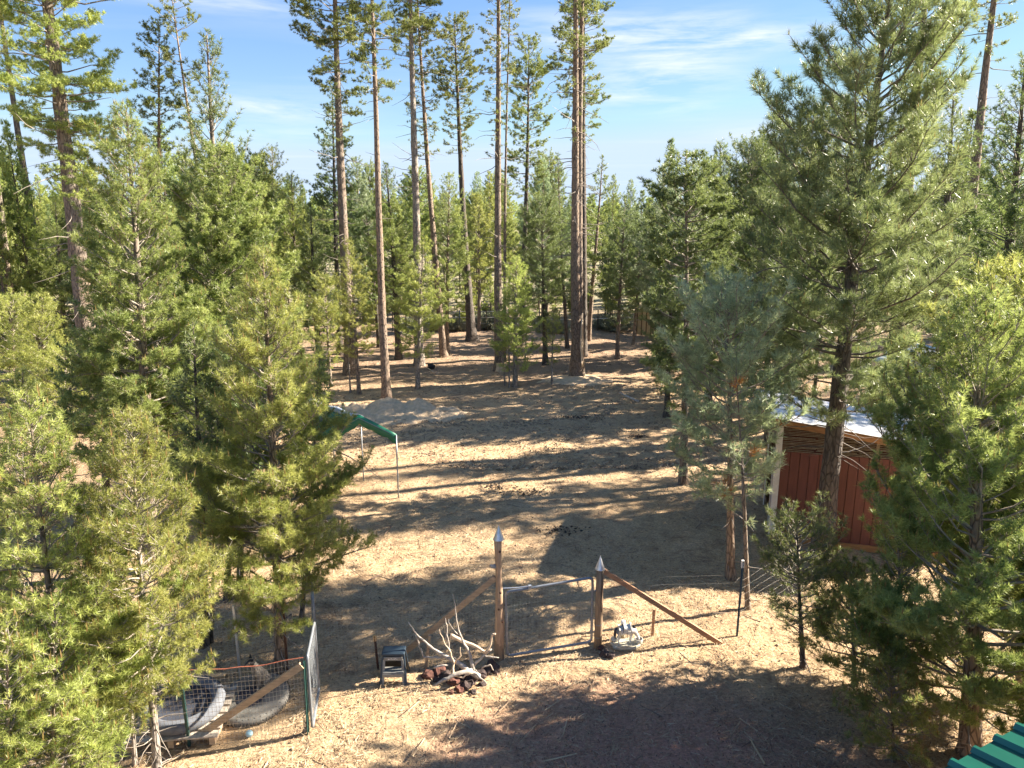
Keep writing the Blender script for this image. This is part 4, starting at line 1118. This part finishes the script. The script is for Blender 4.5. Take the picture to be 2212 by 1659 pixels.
# local x along eave, local -y away from the yard (roof rises that way)
def rfz(y): return 3.0 + .16 * (-y)
x = -2.6; i = 0
while x < LB:
    mb = MB(); mb.add([(x, 0, rfz(0)), (x + .30, 0, rfz(0)), (x + .30, -WB, rfz(-WB)), (x, -WB, rfz(-WB)), (x, 0, rfz(0) - .02), (x + .30, 0, rfz(0) - .02), (x + .30, -WB, rfz(-WB) - .02), (x, -WB, rfz(-WB) - .02)],
                   [(0, 3, 2, 1), (4, 5, 6, 7), (0, 1, 5, 4), (2, 3, 7, 6), (0, 4, 7, 3), (1, 2, 6, 5)]); mb.obj('roof_pan', M['roof_green'], gb)
    mb = MB(); xa = x + .298; sec = [(-.045, 0), (-.018, .042), (.018, .042), (.045, 0)]; vs = []
    for yy in (.012, -WB):
        for dx_, dz_ in sec: vs.append((xa + dx_, yy, rfz(yy) + dz_ + .002))
    mb.add(vs, [(0, 1, 2, 3), (7, 6, 5, 4), (0, 4, 5, 1), (1, 5, 6, 2), (2, 6, 7, 3)]); mb.obj('roof_rib', M['roof_green'], gb)
    x += .30
mb = MB(); mb.box((LB / 2 - 1.3, -.25 - WB / 2, 1.45), (LB + 2.2, WB - .3, 2.9)); mb.obj('wall', M['red_wall'], gb)
mb = MB(); mb.box((LB / 2 - 1.3, -.04, 2.9), (LB + 2.6, .03, .14)); mb.obj('fascia', M['green_steel'], gb)

# --- far structures
a_ = G(1375, 722); b_ = G(1436, 735)
sf = thing('screen_fence', 'tan woven screen fence at the far right rim of the clearing', 'fence', a_); d_ = b_ - a_; d_.z = 0; n_ = 6
for i in range(n_):
    p = d_ * (i / n_); q = d_ * ((i + 1) / n_); mb = MB(); mb.bar(p + Vector((0, 0, .85)), q * .998 + p * .002 + Vector((0, 0, .85)), .03, 1.7); mb.obj('screen_panel', M['burlap'], sf)
    mb = MB(); mb.tube([p + Vector((0, -.05, 0)), p + Vector((0, -.05, 1.85))], .03, 6); mb.obj('post', M['rust'], sf)
def rail_fence(label, a_, b_, n, h=(1.25, .8)):
    a_ = G(*a_); b_ = G(*b_); o = thing('rail_fence', label, 'fence', a_); d_ = b_ - a_
    for i in range(n + 1):
        p = d_ * (i / n); mb = MB(); mb.tube([p, p + Vector((0, 0, 1.4))], .04, 6); mb.obj('post', M['bark_dark' if i % 3 else 'navy_steel'], o)
    for z in h:
        mb = MB(); mb.tube([Vector((0, 0, z)), d_ + Vector((0, 0, z))], .018, 5); mb.obj('rail', M['white_paint'], o)
rail_fence('pale two-rail fence far behind the scarred pine', (1180, 716), (1400, 712), 8)
rail_fence('pale wire fence with thin posts far left of centre', (820, 716), (1165, 714), 12, h=(1.3, .9, .5))
hp = Vector((28.0, 34, 0))
hs = thing('neighbour_house', 'grey-sided house with a pale metal roof behind the right-hand pines', 'house', hp, -.25)
mb = MB(); mb.box((0, 0, 1.5), (9, 6, 3.0)); mb.obj('wall', M['house'], hs)
mb = MB(); mb.add([(-4.9, -3.5, 2.85), (4.9, -3.5, 2.85), (4.9, 0, 4.7), (-4.9, 0, 4.7), (-4.9, 3.5, 2.85), (4.9, 3.5, 2.85), (-4.9, 0, 4.5), (4.9, 0, 4.5)], [(0, 1, 2, 3), (3, 2, 5, 4), (0, 3, 4, 6), (1, 7, 5, 2), (0, 6, 7, 1), (6, 4, 5, 7)]); mb.obj('roof', M['house_roof'], hs)
for x in (-3, 0, 3):
    fo = thing_w = None
    mb = MB(); mb.box((x, -3.02, 1.7), (1.1, .06, 1.1)); w_ = mb.obj('window', M['white_paint'], hs)
    mb = MB(); mb.box((x, -3.06, 1.7), (.92, .02, .92)); mb.obj('pane', M['glass'], w_)
# neighbour's silver car half hidden behind the trees
cr = thing('parked_car', 'pale grey car parked behind the trees between shed and house', 'car', G(1985, 815), .3)
prof_ = [(-2.1, .35), (-2.1, .8), (-1.9, .95), (-1.45, 1.0), (-.9, 1.42), (.6, 1.45), (1.2, 1.0), (1.9, .88), (2.1, .7), (2.1, .35)]
mb = MB(); n = len(prof_); vs = [(x, -.85, z) for x, z in prof_] + [(x, .85, z) for x, z in prof_]
mb.add(vs, [tuple(range(n)), tuple(range(2 * n - 1, n - 1, -1))] + [(i, i + n, (i + 1) % n + n, (i + 1) % n) for i in range(n)]); mb.obj('body', M['galv_pale'], cr, bevel=.05)
for s in (-1, 1):
    mb = MB(); mb.add([(-.85, .856 * s, 1.02), (.95, .856 * s, 1.02), (.55, .856 * s, 1.36), (-.75, .856 * s, 1.36)], [(0, 1, 2, 3) if s < 0 else (3, 2, 1, 0)]); mb.obj('side_window', M['glass'], cr)
    for x in (-1.3, 1.3):
        mb = MB(); mb.tube([(x, .72 * s, .33), (x, .88 * s, .33)], .33, 16); mb.obj('wheel', M['black'], cr)


# --- sagebrush by the far fences
def sage_mesh(seed):
    rg = np.random.RandomState(seed); n = 260; az = rg.rand(n) * 6.28; el = rg.uniform(.2, 1.5, n); L = rg.uniform(.35, .62, n)
    p0 = np.zeros((n, 3)); p0[:, :2] = rg.randn(n, 2) * .06; p1 = p0 + np.stack([np.cos(az) * np.cos(el) * L * 1.2, np.sin(az) * np.cos(el) * L * 1.2, np.sin(el) * L], 1)
    c_ = needles(rg, p0 + (p1 - p0) * .35, p1, .09, .03, .05, 4, rg.rand(n), up=.4)
    s_ = prisms(p0, p1, np.full(n, .006), np.full(n, .002), 3)
    return mesh_np('sage_leaves', c_[0], c_[1], M['sage'], attr=c_[2]), mesh_np('sage_stems', s_[0], s_[1], M['limb'])


sgm = [sage_mesh(i) for i in range(3)]
SG = [(1452, 704), (1478, 708), (1500, 702), (1425, 700), (1390, 706), (1460, 690), (1490, 688), (935, 706), (960, 700), (985, 708), (1040, 700), (1060, 705), (905, 712), (880, 705), (1005, 690), (1050, 688), (1185, 705), (1205, 712), (1310, 704), (1335, 708), (1080, 695)]
for i, (x, y) in enumerate(SG):
    c = gp(x, y + 6); m_ = sgm[i % 3]; side = 'left' if x < 1120 else 'right'
    o = thing('sagebrush', f'grey-green sagebrush along the far fence, {side} of the centre stems', 'bush', c, i * 1.1, f'sagebrush along the far fence, {side} part'); o.scale = [1.2 + (i % 4) * .25] * 3
    link('leaves', m_[0], o); tag(link('stems', m_[1], o), kind='stuff')
# ------------------------------------------------------------------ trees
FG = dict(spacing=.25, nbr=6, tw_sp=.11, tw_len=.42, nl=.082, nw=.0065, tsp=.042, per=8, fol=.5, candles=True, tipb=.5, th=(30, 88))
POND = dict(spacing=.34, nbr=5, tw_sp=.20, tw_len=.42, nl=.17, nw=.009, tsp=.062, per=7, th=(20, 75), fol=.42, curve=.35, tipb=.45, up=.35)
MID = dict(spacing=.38, nbr=6, tw_sp=.21, tw_len=.42, nl=.12, nw=.016, tsp=.085, per=6, fol=.42, twigtube=False, up=.3)
TALL = dict(spacing=.42, nbr=4, tw_sp=.22, tw_len=.45, nl=.12, nw=.018, tsp=.06, per=7, fol=.5, twigtube=False, sub=True, a0=-.35, a1=.5, curve=.3,
            gap=.2, prof='sparse', clump=1.0, tipb=.6, ns=12)


def k(base, **kw): d = dict(base); d.update(kw); return d


# foreground, left
hero('bushy bright pine at the left edge, cut by the bottom corner', (165, 1740), (65, 850), 215, 1620, 22, needle='lime', **k(FG, dead=14, spacing=.19, nbr=7))
hero('narrow bright foreground pine whose bare lower trunk stands before the kennel wire', (342, 1700), (288, 885), 172, 1480, 20, needle='lime', bark='bark_pale', prof='cone', **k(FG, spacing=.20, nbr=7, gap=.04, dead=26, deadlen=.7))
hero('tall yellow-green pine with a pointed crown left of the clearing', (330, 1230), (272, 225), 165, 1010, 30, needle='lodge', bark='bark', prof='cone', **k(FG, spacing=.27, tw_sp=.12, tsp=.038, nl=.09, nw=.009, dead=14, nbr=7, gap=.04))
hero('broad pine with low sweeping boughs beside the kennel corner', (606, 1455), (568, 545), 192, 1330, 27, needle='lime', bark='bark_red', prof='cone', **k(FG, spacing=.25, tw_sp=.11, tsp=.036, nl=.09, dead=20, gap=.10, nbr=7, seed=24, fol=.45))
hero('dark dense pine filling the gap behind the tall yellow-green one', (470, 1120), (470, 330), 185, 1060, 26, needle='lodge', bark='bark_dark', prof='full', **k(FG, spacing=.29, nbr=7, gap=.03, tw_sp=.15, tsp=.05, nl=.1, nw=.013, dead=14, candles=False))
hero('dead-topped pine with upturned branches left of the open sky', (492, 1060), (446, 60), 100, 760, 26, needle='dark', bark='bark', **k(MID, a0=.3, a1=1.1, curve=.5, dead=8, gap=.15, prof='narrow', spacing=.3, nbr=4))
hero('bushy low pine at the bottom edge between the bright bushy one and the kennel', (112, 1850), (118, 1300), 150, 1780, 13, needle='lime', **k(FG, dead=4, seed=72, nbr=7, spacing=.2))
hero('short pine squeezed in at the lower left beneath the bushy bright one', (20, 1900), (20, 1330), 130, 1800, 14, needle='lime', **k(FG, dead=4))
hero('thin pale-stemmed pine leaning beside the kennel at the lower left', (185, 1690), (205, 1180), 105, 1520, 14, needle='lime', bark='bark_pale', **k(FG, dead=14))
hero('small sapling stem between the two lower left pines', (292, 1650), (262, 1290), 55, 1560, 10, needle='lime', bark='bark_pale', **k(FG, dead=8))
for i, (b, t, hw, cb, tw, lab) in enumerate([
    ((440, 1398), (420, 700), 85, 1130, 22, 'dark-stemmed pine standing behind the kennel, left of its neighbours'),
    ((458, 1392), (470, 760), 50, 1150, 7, 'very thin bare stem close beside the dark kennel pine'),
    ((490, 1292), (500, 690), 80, 1080, 15, 'middle one of the slim pines in the shade behind the kennel'),
    ((517, 1288), (545, 640), 80, 1060, 15, 'slim shaded pine nearest the broad low-boughed one'),
    ((652, 1335), (690, 760), 90, 1080, 10, 'slender pine half hidden by the boughs at the clearing edge'),
    ((228, 1180), (235, 560), 105, 1000, 20, 'shaded pine behind the two bright ones at the left')]):
    hero(lab, b, t, hw, cb, tw, needle='dark' if i != 4 else 'lodge', bark='bark_dark', **k(MID, spacing=.30, tw_sp=.16, tsp=.055, nl=.10, nw=.016, dead=18, deadlen=1.0, twigtube=True))

# foreground, right
hero('huge long-needled ponderosa leaning over the red shed', (1772, 1215), (1935, -95), 250, 905, 44, needle='pond', bark='bark_dark', limb='limb_dark', name='ponderosa_pine',
     prof='full', **k(POND, dead=26, deadlen=1.6, dead_from=.75, gap=.10, ns=14, spacing=.38, nbr=6, a0=-.05, a1=.75, candles=True, seed=41))
hero('grey-green young ponderosa with soft needles left of the shed', (1578, 1250), (1570, 645), 158, 1080, 20, needle='blue', bark='bark_red', name='ponderosa_pine', prof='column',
     **k(POND, spacing=.34, dead=10, deadlen=.8, tsp=.075, nl=.15, nw=.013, tipb=.65, per=6, candles=False, seed=52, gap=.1, nbr=5))
hero('slim ponderosa with rust-coloured dead needle tufts before the shed corner', (1615, 1315), (1590, 790), 70, 1110, 12, needle='blue', bark='bark', name='ponderosa_pine',
     **k(POND, spacing=.32, nbr=4, gap=.25, dead=8, orange=.09, seed=53, candles=False))
hero('large bright pine filling the lower right corner above the green roof', (2098, 1628), (2105, 640), 285, 1530, 42, needle='lodge', bark='bark_red', prof='cone',
     **k(FG, tw_sp=.12, tsp=.036, nl=.10, nw=.008, dead=22, deadlen=1.1, seed=61, a1=1.1, curve=.4, fol=.55, gap=.08, nbr=7, spacing=.28))
hero('bright pine cut by the right edge behind the corner one', (2215, 1500), (2195, 590), 250, 1380, 34, needle='lime', bark='bark', prof='full', **k(FG, spacing=.26, tw_sp=.13, tsp=.036, nl=.10, nw=.008, dead=14, seed=62, curve=.4, fol=.5, gap=.06, nbr=7))
hero('low bright pine between the shed wall and the corner pine', (1955, 1550), (1935, 1120), 105, 1480, 18, needle='lodge', **k(FG, dead=8, seed=63, nl=.09, a1=1.2))
hero('low bushy sapling on the ground left of the corner pine trunk', (1845, 1480), (1838, 1225), 115, 1450, 10, needle='lodge', **k(FG, dead=3, seed=70, spacing=.14, nbr=7, gap=.02))
hero('knee-high sprig of pine in front of the corner pine', (1930, 1640), (1925, 1400), 105, 1610, 8, needle='lodge', **k(FG, dead=3, seed=71, spacing=.13, nbr=7))
hero('small dark pine with a bare foot in front of the shed', (1735, 1440), (1722, 1120), 92, 1370, 12, needle='dark', bark='bark_dark', prof='column', **k(FG, dead=6, spacing=.17, candles=False, seed=64))
hero('tall bare-stemmed pine near the right edge with a wispy crown', (2052, 911), (2190, -330), 75, 130, 30, needle='tall', bark='bark', **k(TALL, dead=24, deadlen=1.4, seed=65))
hero('tall forked pine rising behind the huge ponderosa', (1915, 960), (2030, -300), 85, 300, 32, needle='tall', bark='bark_dark', **k(TALL, dead=20, seed=66, nbr=5))
hero('dark heavy pine against the sky at the right edge', (2150, 1000), (2215, 110), 165, 840, 34, needle='dark', bark='bark_dark', **k(MID, spacing=.4, dead=10, seed=67))
hero('dark pine between the huge ponderosa and the right edge', (2030, 930), (2060, 200), 115, 840, 28, needle='dark', bark='bark_dark', **k(MID, dead=10, seed=68))
hero('dark pine behind the right edge fringe, below the sky gap', (2290, 1080), (2300, 330), 170, 960, 30, needle='dark', bark='bark_dark', **k(MID, dead=6, seed=69))

# tall bare-stemmed pines round the clearing
T = [
    ('thick grey old pine trunk at the left, foliage high against the sky', (203, 905), (40, -620), 160, 420, 48, 'lime', 'bark', dict(nbr=6, gap=.22, spacing=.42, tw_sp=.17, dead=34, deadlen=2.0, dead_from=.3, ns=16, sub=True, nl=.12, nw=.014)),
    ('slim leaning pine left of the thick grey trunk', (118, 830), (-40, -320), 80, 120, 22, 'tall', 'bark', dict(dead=16)),
    ('pine stem at the very left edge of the forest', (46, 868), (-70, -300), 70, 150, 20, 'tall', 'bark', dict(dead=10)),
    ('tall pine with an even rounded top against the sky', (352, 830), (342, 42), 58, 330, 18, 'tall', 'bark', dict(a0=.0, gap=.08, nbr=5, prof='column', sub=True)),
    ('slender leaning pine with a thin top beside the dead-topped one', (500, 850), (372, -40), 42, 330, 16, 'tall', 'bark', dict(nbr=4, gap=.2)),
    ('tall clear-stemmed pine, leftmost of those before the open sky', (758, 808), (715, -300), 95, 300, 30, 'tall', 'bark', dict(dead=44, deadlen=1.9, dead_from=.45)),
    ('tall tan-stemmed pine rising right behind the sand mound', (835, 861), (785, -300), 88, 215, 22, 'tall', 'bark_red', dict(dead=30, dead_from=.45)),
    ('tall pale-stemmed pine third from the left before the sky', (905, 790), (885, -340), 90, 140, 24, 'tall', 'bark_pale', dict(dead=44, deadlen=1.9, dead_from=.5)),
    ('crooked leaning pine crossing behind the pale-stemmed one', (958, 772), (893, -140), 66, 330, 18, 'tall', 'bark_red', dict(dead=34, deadlen=2.0, dead_from=.4)),
    ('dark-trunked pine with flared foot and layered crown at centre', (1019, 736), (980, 35), 56, 330, 22, 'tall', 'bark_dark', dict(a0=-.2, gap=.08, nbr=5, dead=16, prof='column', flare=.8, sub=True)),
    ('tall grey double-stemmed pine left of centre clump, stump at its foot', (1078, 800), (1068, -360), 52, 330, 22, 'tall', 'bark', dict(dead=50, deadlen=1.6, dead_from=.45)),
    ('thin second stem just right of the grey double-stemmed pine', (1090, 790), (1106, -200), 30, 200, 9, 'tall', 'bark', dict(dead=20)),
    ('full-crowned tall pine right of the double stem', (1128, 745), (1140, 78), 58, 420, 17, 'tall', 'bark_dark', dict(a0=-.2, gap=.05, nbr=5, prof='column', sub=True)),
    ('thick twin pine with peeled pale bark scar at its foot', (1246, 817), (1232, -420), 58, 300, 27, 'tall', 'bark_red', dict(dead=70, deadlen=2.0, dead_from=.45, flare=.6)),
    ('dark straight pine close behind the scarred one', (1259, 768), (1268, -260), 68, 300, 22, 'tall', 'bark_dark', dict(dead=30, gap=.1)),
    ('pine behind the leftmost tall one with a full bluish crown', (735, 765), (716, 185), 72, 560, 16, 'dark', 'bark_dark', dict(a0=-.2, gap=.05, nbr=6, prof='cone', sub=True)),
    ('twin-stemmed slim pine right of the scarred trunk', (1271, 736), (1300, 335), 52, 640, 13, 'tall', 'bark_red', dict(a0=-.1, gap=.05, nbr=5, prof='cone', sub=True)),
    ('flat-topped storm-broken pine above the right-hand trees', (1476, 1045), (1482, 322), 100, 900, 22, 'dark', 'bark', dict(a0=-.15, a1=.3, nbr=6, gap=.1, prof='column', sub=True, dead=14, spacing=.3, nl=.13)),
]
for lab, b, t, hw, cb, tw, ne, ba, extra in T:
    hero(lab, b, t, hw, cb, tw * .86, needle=ne, bark=ba, **k(TALL, **extra))
# second leader of the scarred twin
tw2 = hero('second stem of the scarred twin pine, leaning right of it', (1253, 816), (1262, -420), 60, 20, 18, needle='tall', bark='bark', **k(TALL, dead=40, deadlen=1.8, dead_from=.45, flare=.3))
for o in list(COL.objects):
    if o.get('label', '').startswith('thick twin pine'): scar = o
b0 = AT(1246, 817, scar.location.y); mb = MB(); n_ = 10; rs2 = random.Random(2); vs = []
zs_ = [AT(1246, yy, scar.location.y).z - scar.location.z for yy in range(790, 680, -10)]
for i, z in enumerate(zs_):
    wdt = .95 * math.sin(math.pi * (i + .6) / (len(zs_) + .2)) ** .6 + rs2.uniform(-.1, .1)
    for q in range(7):
        a = math.radians(-38) + (q / 6 - .5) * wdt; r = .27 * (1 - z / 40) + .25 * .6 * math.exp(-z / .6)
        vs.append((r * math.cos(a) - z * .002, r * math.sin(a), z))
mb.add(vs, [(i * 7 + q, i * 7 + q + 1, (i + 1) * 7 + q + 1, (i + 1) * 7 + q) for i in range(len(zs_) - 1) for q in range(6)])
so = mb.obj('peeled_scar', M['cut_pale'], scar, smooth=True); m_ = so.modifiers.new('solid', 'SOLIDIFY'); m_.thickness = .05
MIDT = [
    ('leafy young pine rooted between the tan-stemmed and pale-stemmed ones', (902, 840), (915, 505), 62, 770, 11, 'lime', 'bark_pale'),
    ('young bushy pine at the centre of the clearing edge', (1113, 836), (1116, 555), 55, 800, 12, 'lime', 'bark_pale'),
    ('little spindly pine right of the bushy centre one', (1192, 832), (1194, 680), 24, 785, 5, 'lime', 'bark_pale'),
    ('young pine with sparse lit sprays left of the tan-stemmed one', (776, 851), (752, 515), 58, 770, 9, 'lime', 'bark'),
    ('straight slim pine with reddish stem in the middle', (966, 765), (970, 375), 58, 690, 10, 'lodge', 'bark_red'),
    ('dark slim pine behind the bushy centre one', (1178, 788), (1172, 430), 60, 715, 12, 'dark', 'bark_dark'),
    ('narrow pine with a bare foot left of the scarred trunk', (1225, 752), (1205, 330), 42, 650, 9, 'dark', 'bark_dark'),
    ('slender pine standing alone right of the scarred trunk', (1333, 776), (1352, 420), 52, 700, 10, 'dark', 'bark'),
    ('small thin pine in front of the tan screen fence', (1368, 743), (1384, 500), 46, 690, 7, 'dark', 'bark'),
    ('broad light green pine behind the tan-stemmed one', (862, 775), (832, 350), 72, 680, 15, 'lodge', 'bark_dark'),
    ('lime yellow pine glowing left of the tall stems', (640, 790), (628, 370), 62, 700, 14, 'lime', 'bark'),
    ('thin spire-topped pine in the sky gap at the left', (585, 760), (588, 318), 34, 560, 10, 'tall', 'bark'),
    ('deep green pine at the left rim of the clearing', (690, 800), (672, 440), 66, 740, 15, 'dark', 'bark_dark'),
    ('yellow-green pine far behind the flared dark trunk', (1035, 715), (1036, 445), 48, 620, 9, 'lime', 'bark'),
    ('pine standing behind the deep green rim tree', (820, 750), (790, 455), 60, 690, 12, 'dark', 'bark_dark'),
    ('rounded blue-green pine right of centre skyline', (1432, 790), (1430, 355), 72, 700, 16, 'blue', 'bark'),
    ('dark pointed pine on the right skyline, left of a pair', (1560, 830), (1556, 305), 66, 760, 16, 'dark', 'bark_dark'),
    ('dark pointed pine on the right skyline, middle one', (1625, 850), (1626, 305), 82, 780, 18, 'dark', 'bark_dark'),
    ('dark pine on the skyline beside the huge ponderosa', (1712, 870), (1672, 285), 92, 790, 24, 'dark', 'bark_dark'),
    ('full pine below the flat-topped broken one', (1530, 900), (1520, 430), 92, 850, 18, 'dark', 'bark_dark'),
    ('dark low pine at the right rim of the clearing', (1440, 900), (1450, 560), 62, 850, 14, 'dark', 'bark_dark'),
    ('pine in shade behind the young grey-green ponderosa', (1660, 960), (1650, 520), 88, 880, 18, 'dark', 'bark_dark'),
    ('lit young pine low behind the left edge pine', (95, 985), (92, 640), 70, 900, 10, 'lime', 'bark'),
    ('lit sapling left of the thick grey trunk foot', (30, 960), (28, 650), 60, 880, 9, 'lime', 'bark'),
    ('green pine left of the thick grey trunk', (150, 850), (120, 430), 75, 760, 14, 'lodge', 'bark'),
    ('green pine peeping over the left edge', (20, 840), (8, 400), 70, 770, 14, 'lodge', 'bark'),
    ('bright sapling below the thick grey trunk, left side', (150, 1010), (140, 760), 55, 950, 8, 'lime', 'bark'),
    ('bright sapling in the gap right of the thick grey trunk', (255, 1020), (250, 700), 60, 950, 8, 'lodge', 'bark'),
    ('low sapling at the left edge above the bushy bright pine', (55, 1090), (50, 800), 60, 1030, 8, 'lodge', 'bark'),
    ('slender green pine behind the sand mound at the left rim', (715, 835), (700, 600), 42, 790, 8, 'lime', 'bark'),
]
for i, (lab, b, t, hw, cb, tw, ne, ba) in enumerate(MIDT):
    D = G(*b).y; f = min(1.6, max(.75, D / 32))
    hero(lab, b, t, hw, cb, tw, needle=ne, bark=ba, **k(MID, spacing=.30 * f, tw_sp=.17 * f, nw=.012 * f, nl=.11 * f ** .5, tsp=.06 * f, dead=10, ns=8, seed=300 + i, prof=['cone', 'full', 'column'][i % 3]))

# thin bare stems round the bushy centre pine
for lab, b, t in [('crooked bare sapling stem left of the bushy centre pine', (1091, 833), (1080, 700)), ('straight thin stem just left of the bushy centre pine', (1100, 838), (1098, 640)),
                  ('thin leaning stem right of the bushy centre pine', (1133, 800), (1140, 640)), ('thin stem in the shade left of the slim sunlit pine', (757, 848), (748, 640))]:
    hero(lab, b, t, 30, t[1] + 70, 4, needle='lodge', bark='bark_pale', name='pine_sapling', **k(MID, spacing=.25, nbr=4, tsp=.08, dead=5, ns=6))

# pines beyond the frame on the sunny side: they stand there and shade the yard
OFF = [(22.5, 21.5, 12, 2.0)]
offm = [pine_meshes('side_pine', 'lodge', 'bark', 'limb', **k(MID, seed=900 + i, H=10.0, tr=.14, cb=1.4, R=2.2, prof=p, spacing=.4, tw_sp=.24, nl=.14, nw=.03, tsp=.08, dead=8)) for i, p in enumerate(['cone', 'full'])]
for i, (x, y, H, R) in enumerate(OFF):
    o = put_tree('lodgepole_pine', offm[i % 2], 'pine standing outside the right side of the view, shading the yard', (x, y, gz(x, y)), rz=i * 1.3, sc=R / 2.2, sz=H / 10, group='pines right of the view')

# ---------------------------------------------------------------- forest beyond: copies of a few pines
protos = []
for i, (ne, H, R, cb, p, ba) in enumerate([('lodge', 10, 1.6, 2.4, 'cone', 'bark'), ('dark', 10, 1.7, 2.2, 'full', 'bark_dark'), ('lime', 10, 1.5, 2.6, 'cone', 'bark'),
                                           ('lodge', 10, 1.4, 3.4, 'column', 'bark_red'), ('dark', 10, 1.5, 2.8, 'cone', 'bark_dark'), ('lime', 10, 1.7, 2.2, 'full', 'bark'), ('blue', 10, 1.6, 2.2, 'full', 'bark')]):
    protos.append(pine_meshes('forest_pine', ne, ba, 'limb_dark', **k(MID, seed=500 + i, H=H, tr=.12, cb=cb, R=R, prof=p, spacing=.42, tw_sp=.27, nl=.17, nw=.032, tsp=.11, per=6, dead=12, ns=7, candles=False)))
rf = random.Random(5)
placed = []; cnt = 0


def in_clear(x, y):
    # the open yard and the gap left of it
    xp = 1106 + FPX * x / (y * math.cos(PITCH) + CAM_H * math.sin(PITCH))
    if y < 26: return True
    if 700 < xp < 1420 and y < 47: return True
    if xp <= 700 and y < 27: return True
    if xp >= 1420 and y < 27: return True
    return False


GR = 'background pines of the surrounding forest'
tries = 0
while cnt < 270 and tries < 9000:
    tries += 1
    y = 26 + 82 * rf.random() ** 1.25; xr = y * .80 + 3; x = rf.uniform(-xr, xr)
    if in_clear(x, y): continue
    if x > 15 and y < 44 and rf.random() < .6: continue
    dmin = 1.5 + y * .012
    if any((x - a) ** 2 + (y - b) ** 2 < dmin ** 2 for a, b in placed): continue
    placed.append((x, y)); xp = 1106 + FPX * x / y
    if xp < 700: sel = [0, 2, 5, 2, 4, 3]
    elif xp < 1300: sel = [0, 2, 3, 1, 5, 6]
    else: sel = [1, 4, 6, 0, 1, 4]
    H = rf.uniform(7.2, 12.2) + (1.0 if xp < 300 or xp > 1900 else 0); w = rf.uniform(.6, 1.0)
    put_tree('forest_pine', protos[rf.choice(sel)], 'one of the many green pines forming the forest wall beyond the yard', (x, y, gz(x, y) - .05), rz=rf.uniform(0, 6.28), sc=w * H / 10, sz=H / 10, group=GR)
    cnt += 1
for i in range(28):
    x = rf.uniform(-15, 14); y = rf.uniform(48, 64)
    put_tree('forest_pine', protos[rf.choice([0, 2, 5, 2])], 'one of the many green pines forming the forest wall beyond the yard', (x, y, gz(x, y) - 1.0), rz=rf.uniform(0, 6.28), sc=.5, sz=rf.uniform(.42, .6), group=GR)

# the wood beyond that reads as one mass
rw = np.random.RandomState(77); Vs, Fs, As = [], [], []; off = 0
t, l, c = pine(seed=811, H=10, tr=.12, cb=1.6, R=1.8, spacing=.8, nbr=5, tw_sp=.6, tw_len=.4, nl=.45, nw=.16, tsp=.28, per=4, sub=False, twigtube=False, prof='cone')
for i in range(420):
    a = rw.uniform(-.78, .78); D = rw.uniform(106, 230) if i < 300 else rw.uniform(230, 420); x = D * math.sin(a) * 1.1; y = D * math.cos(a)
    s_ = rw.uniform(.75, 1.12); th = rw.rand() * 6.28; co, si = math.cos(th), math.sin(th)
    P_ = c[0] * s_; Q = np.stack([P_[:, 0] * co - P_[:, 1] * si + x, P_[:, 0] * si + P_[:, 1] * co + y, P_[:, 2] + gz(x, y)], 1)
    Vs.append(Q); As.append(np.clip(c[2] * .5 + rw.rand() * .5, 0, 1))
VV = np.concatenate(Vs); TRI[0] += len(VV) // 3
far = link('distant_wood', mesh_np('distant_wood', VV, np.arange(len(VV)).reshape(-1, 3), M['lodge'], attr=np.concatenate(As)))
tag(far, 'distant pine wood closing the horizon behind the forest', 'wood', kind='stuff')
print('far tris', len(VV) // 3)
print('TRIS', TRI[0])
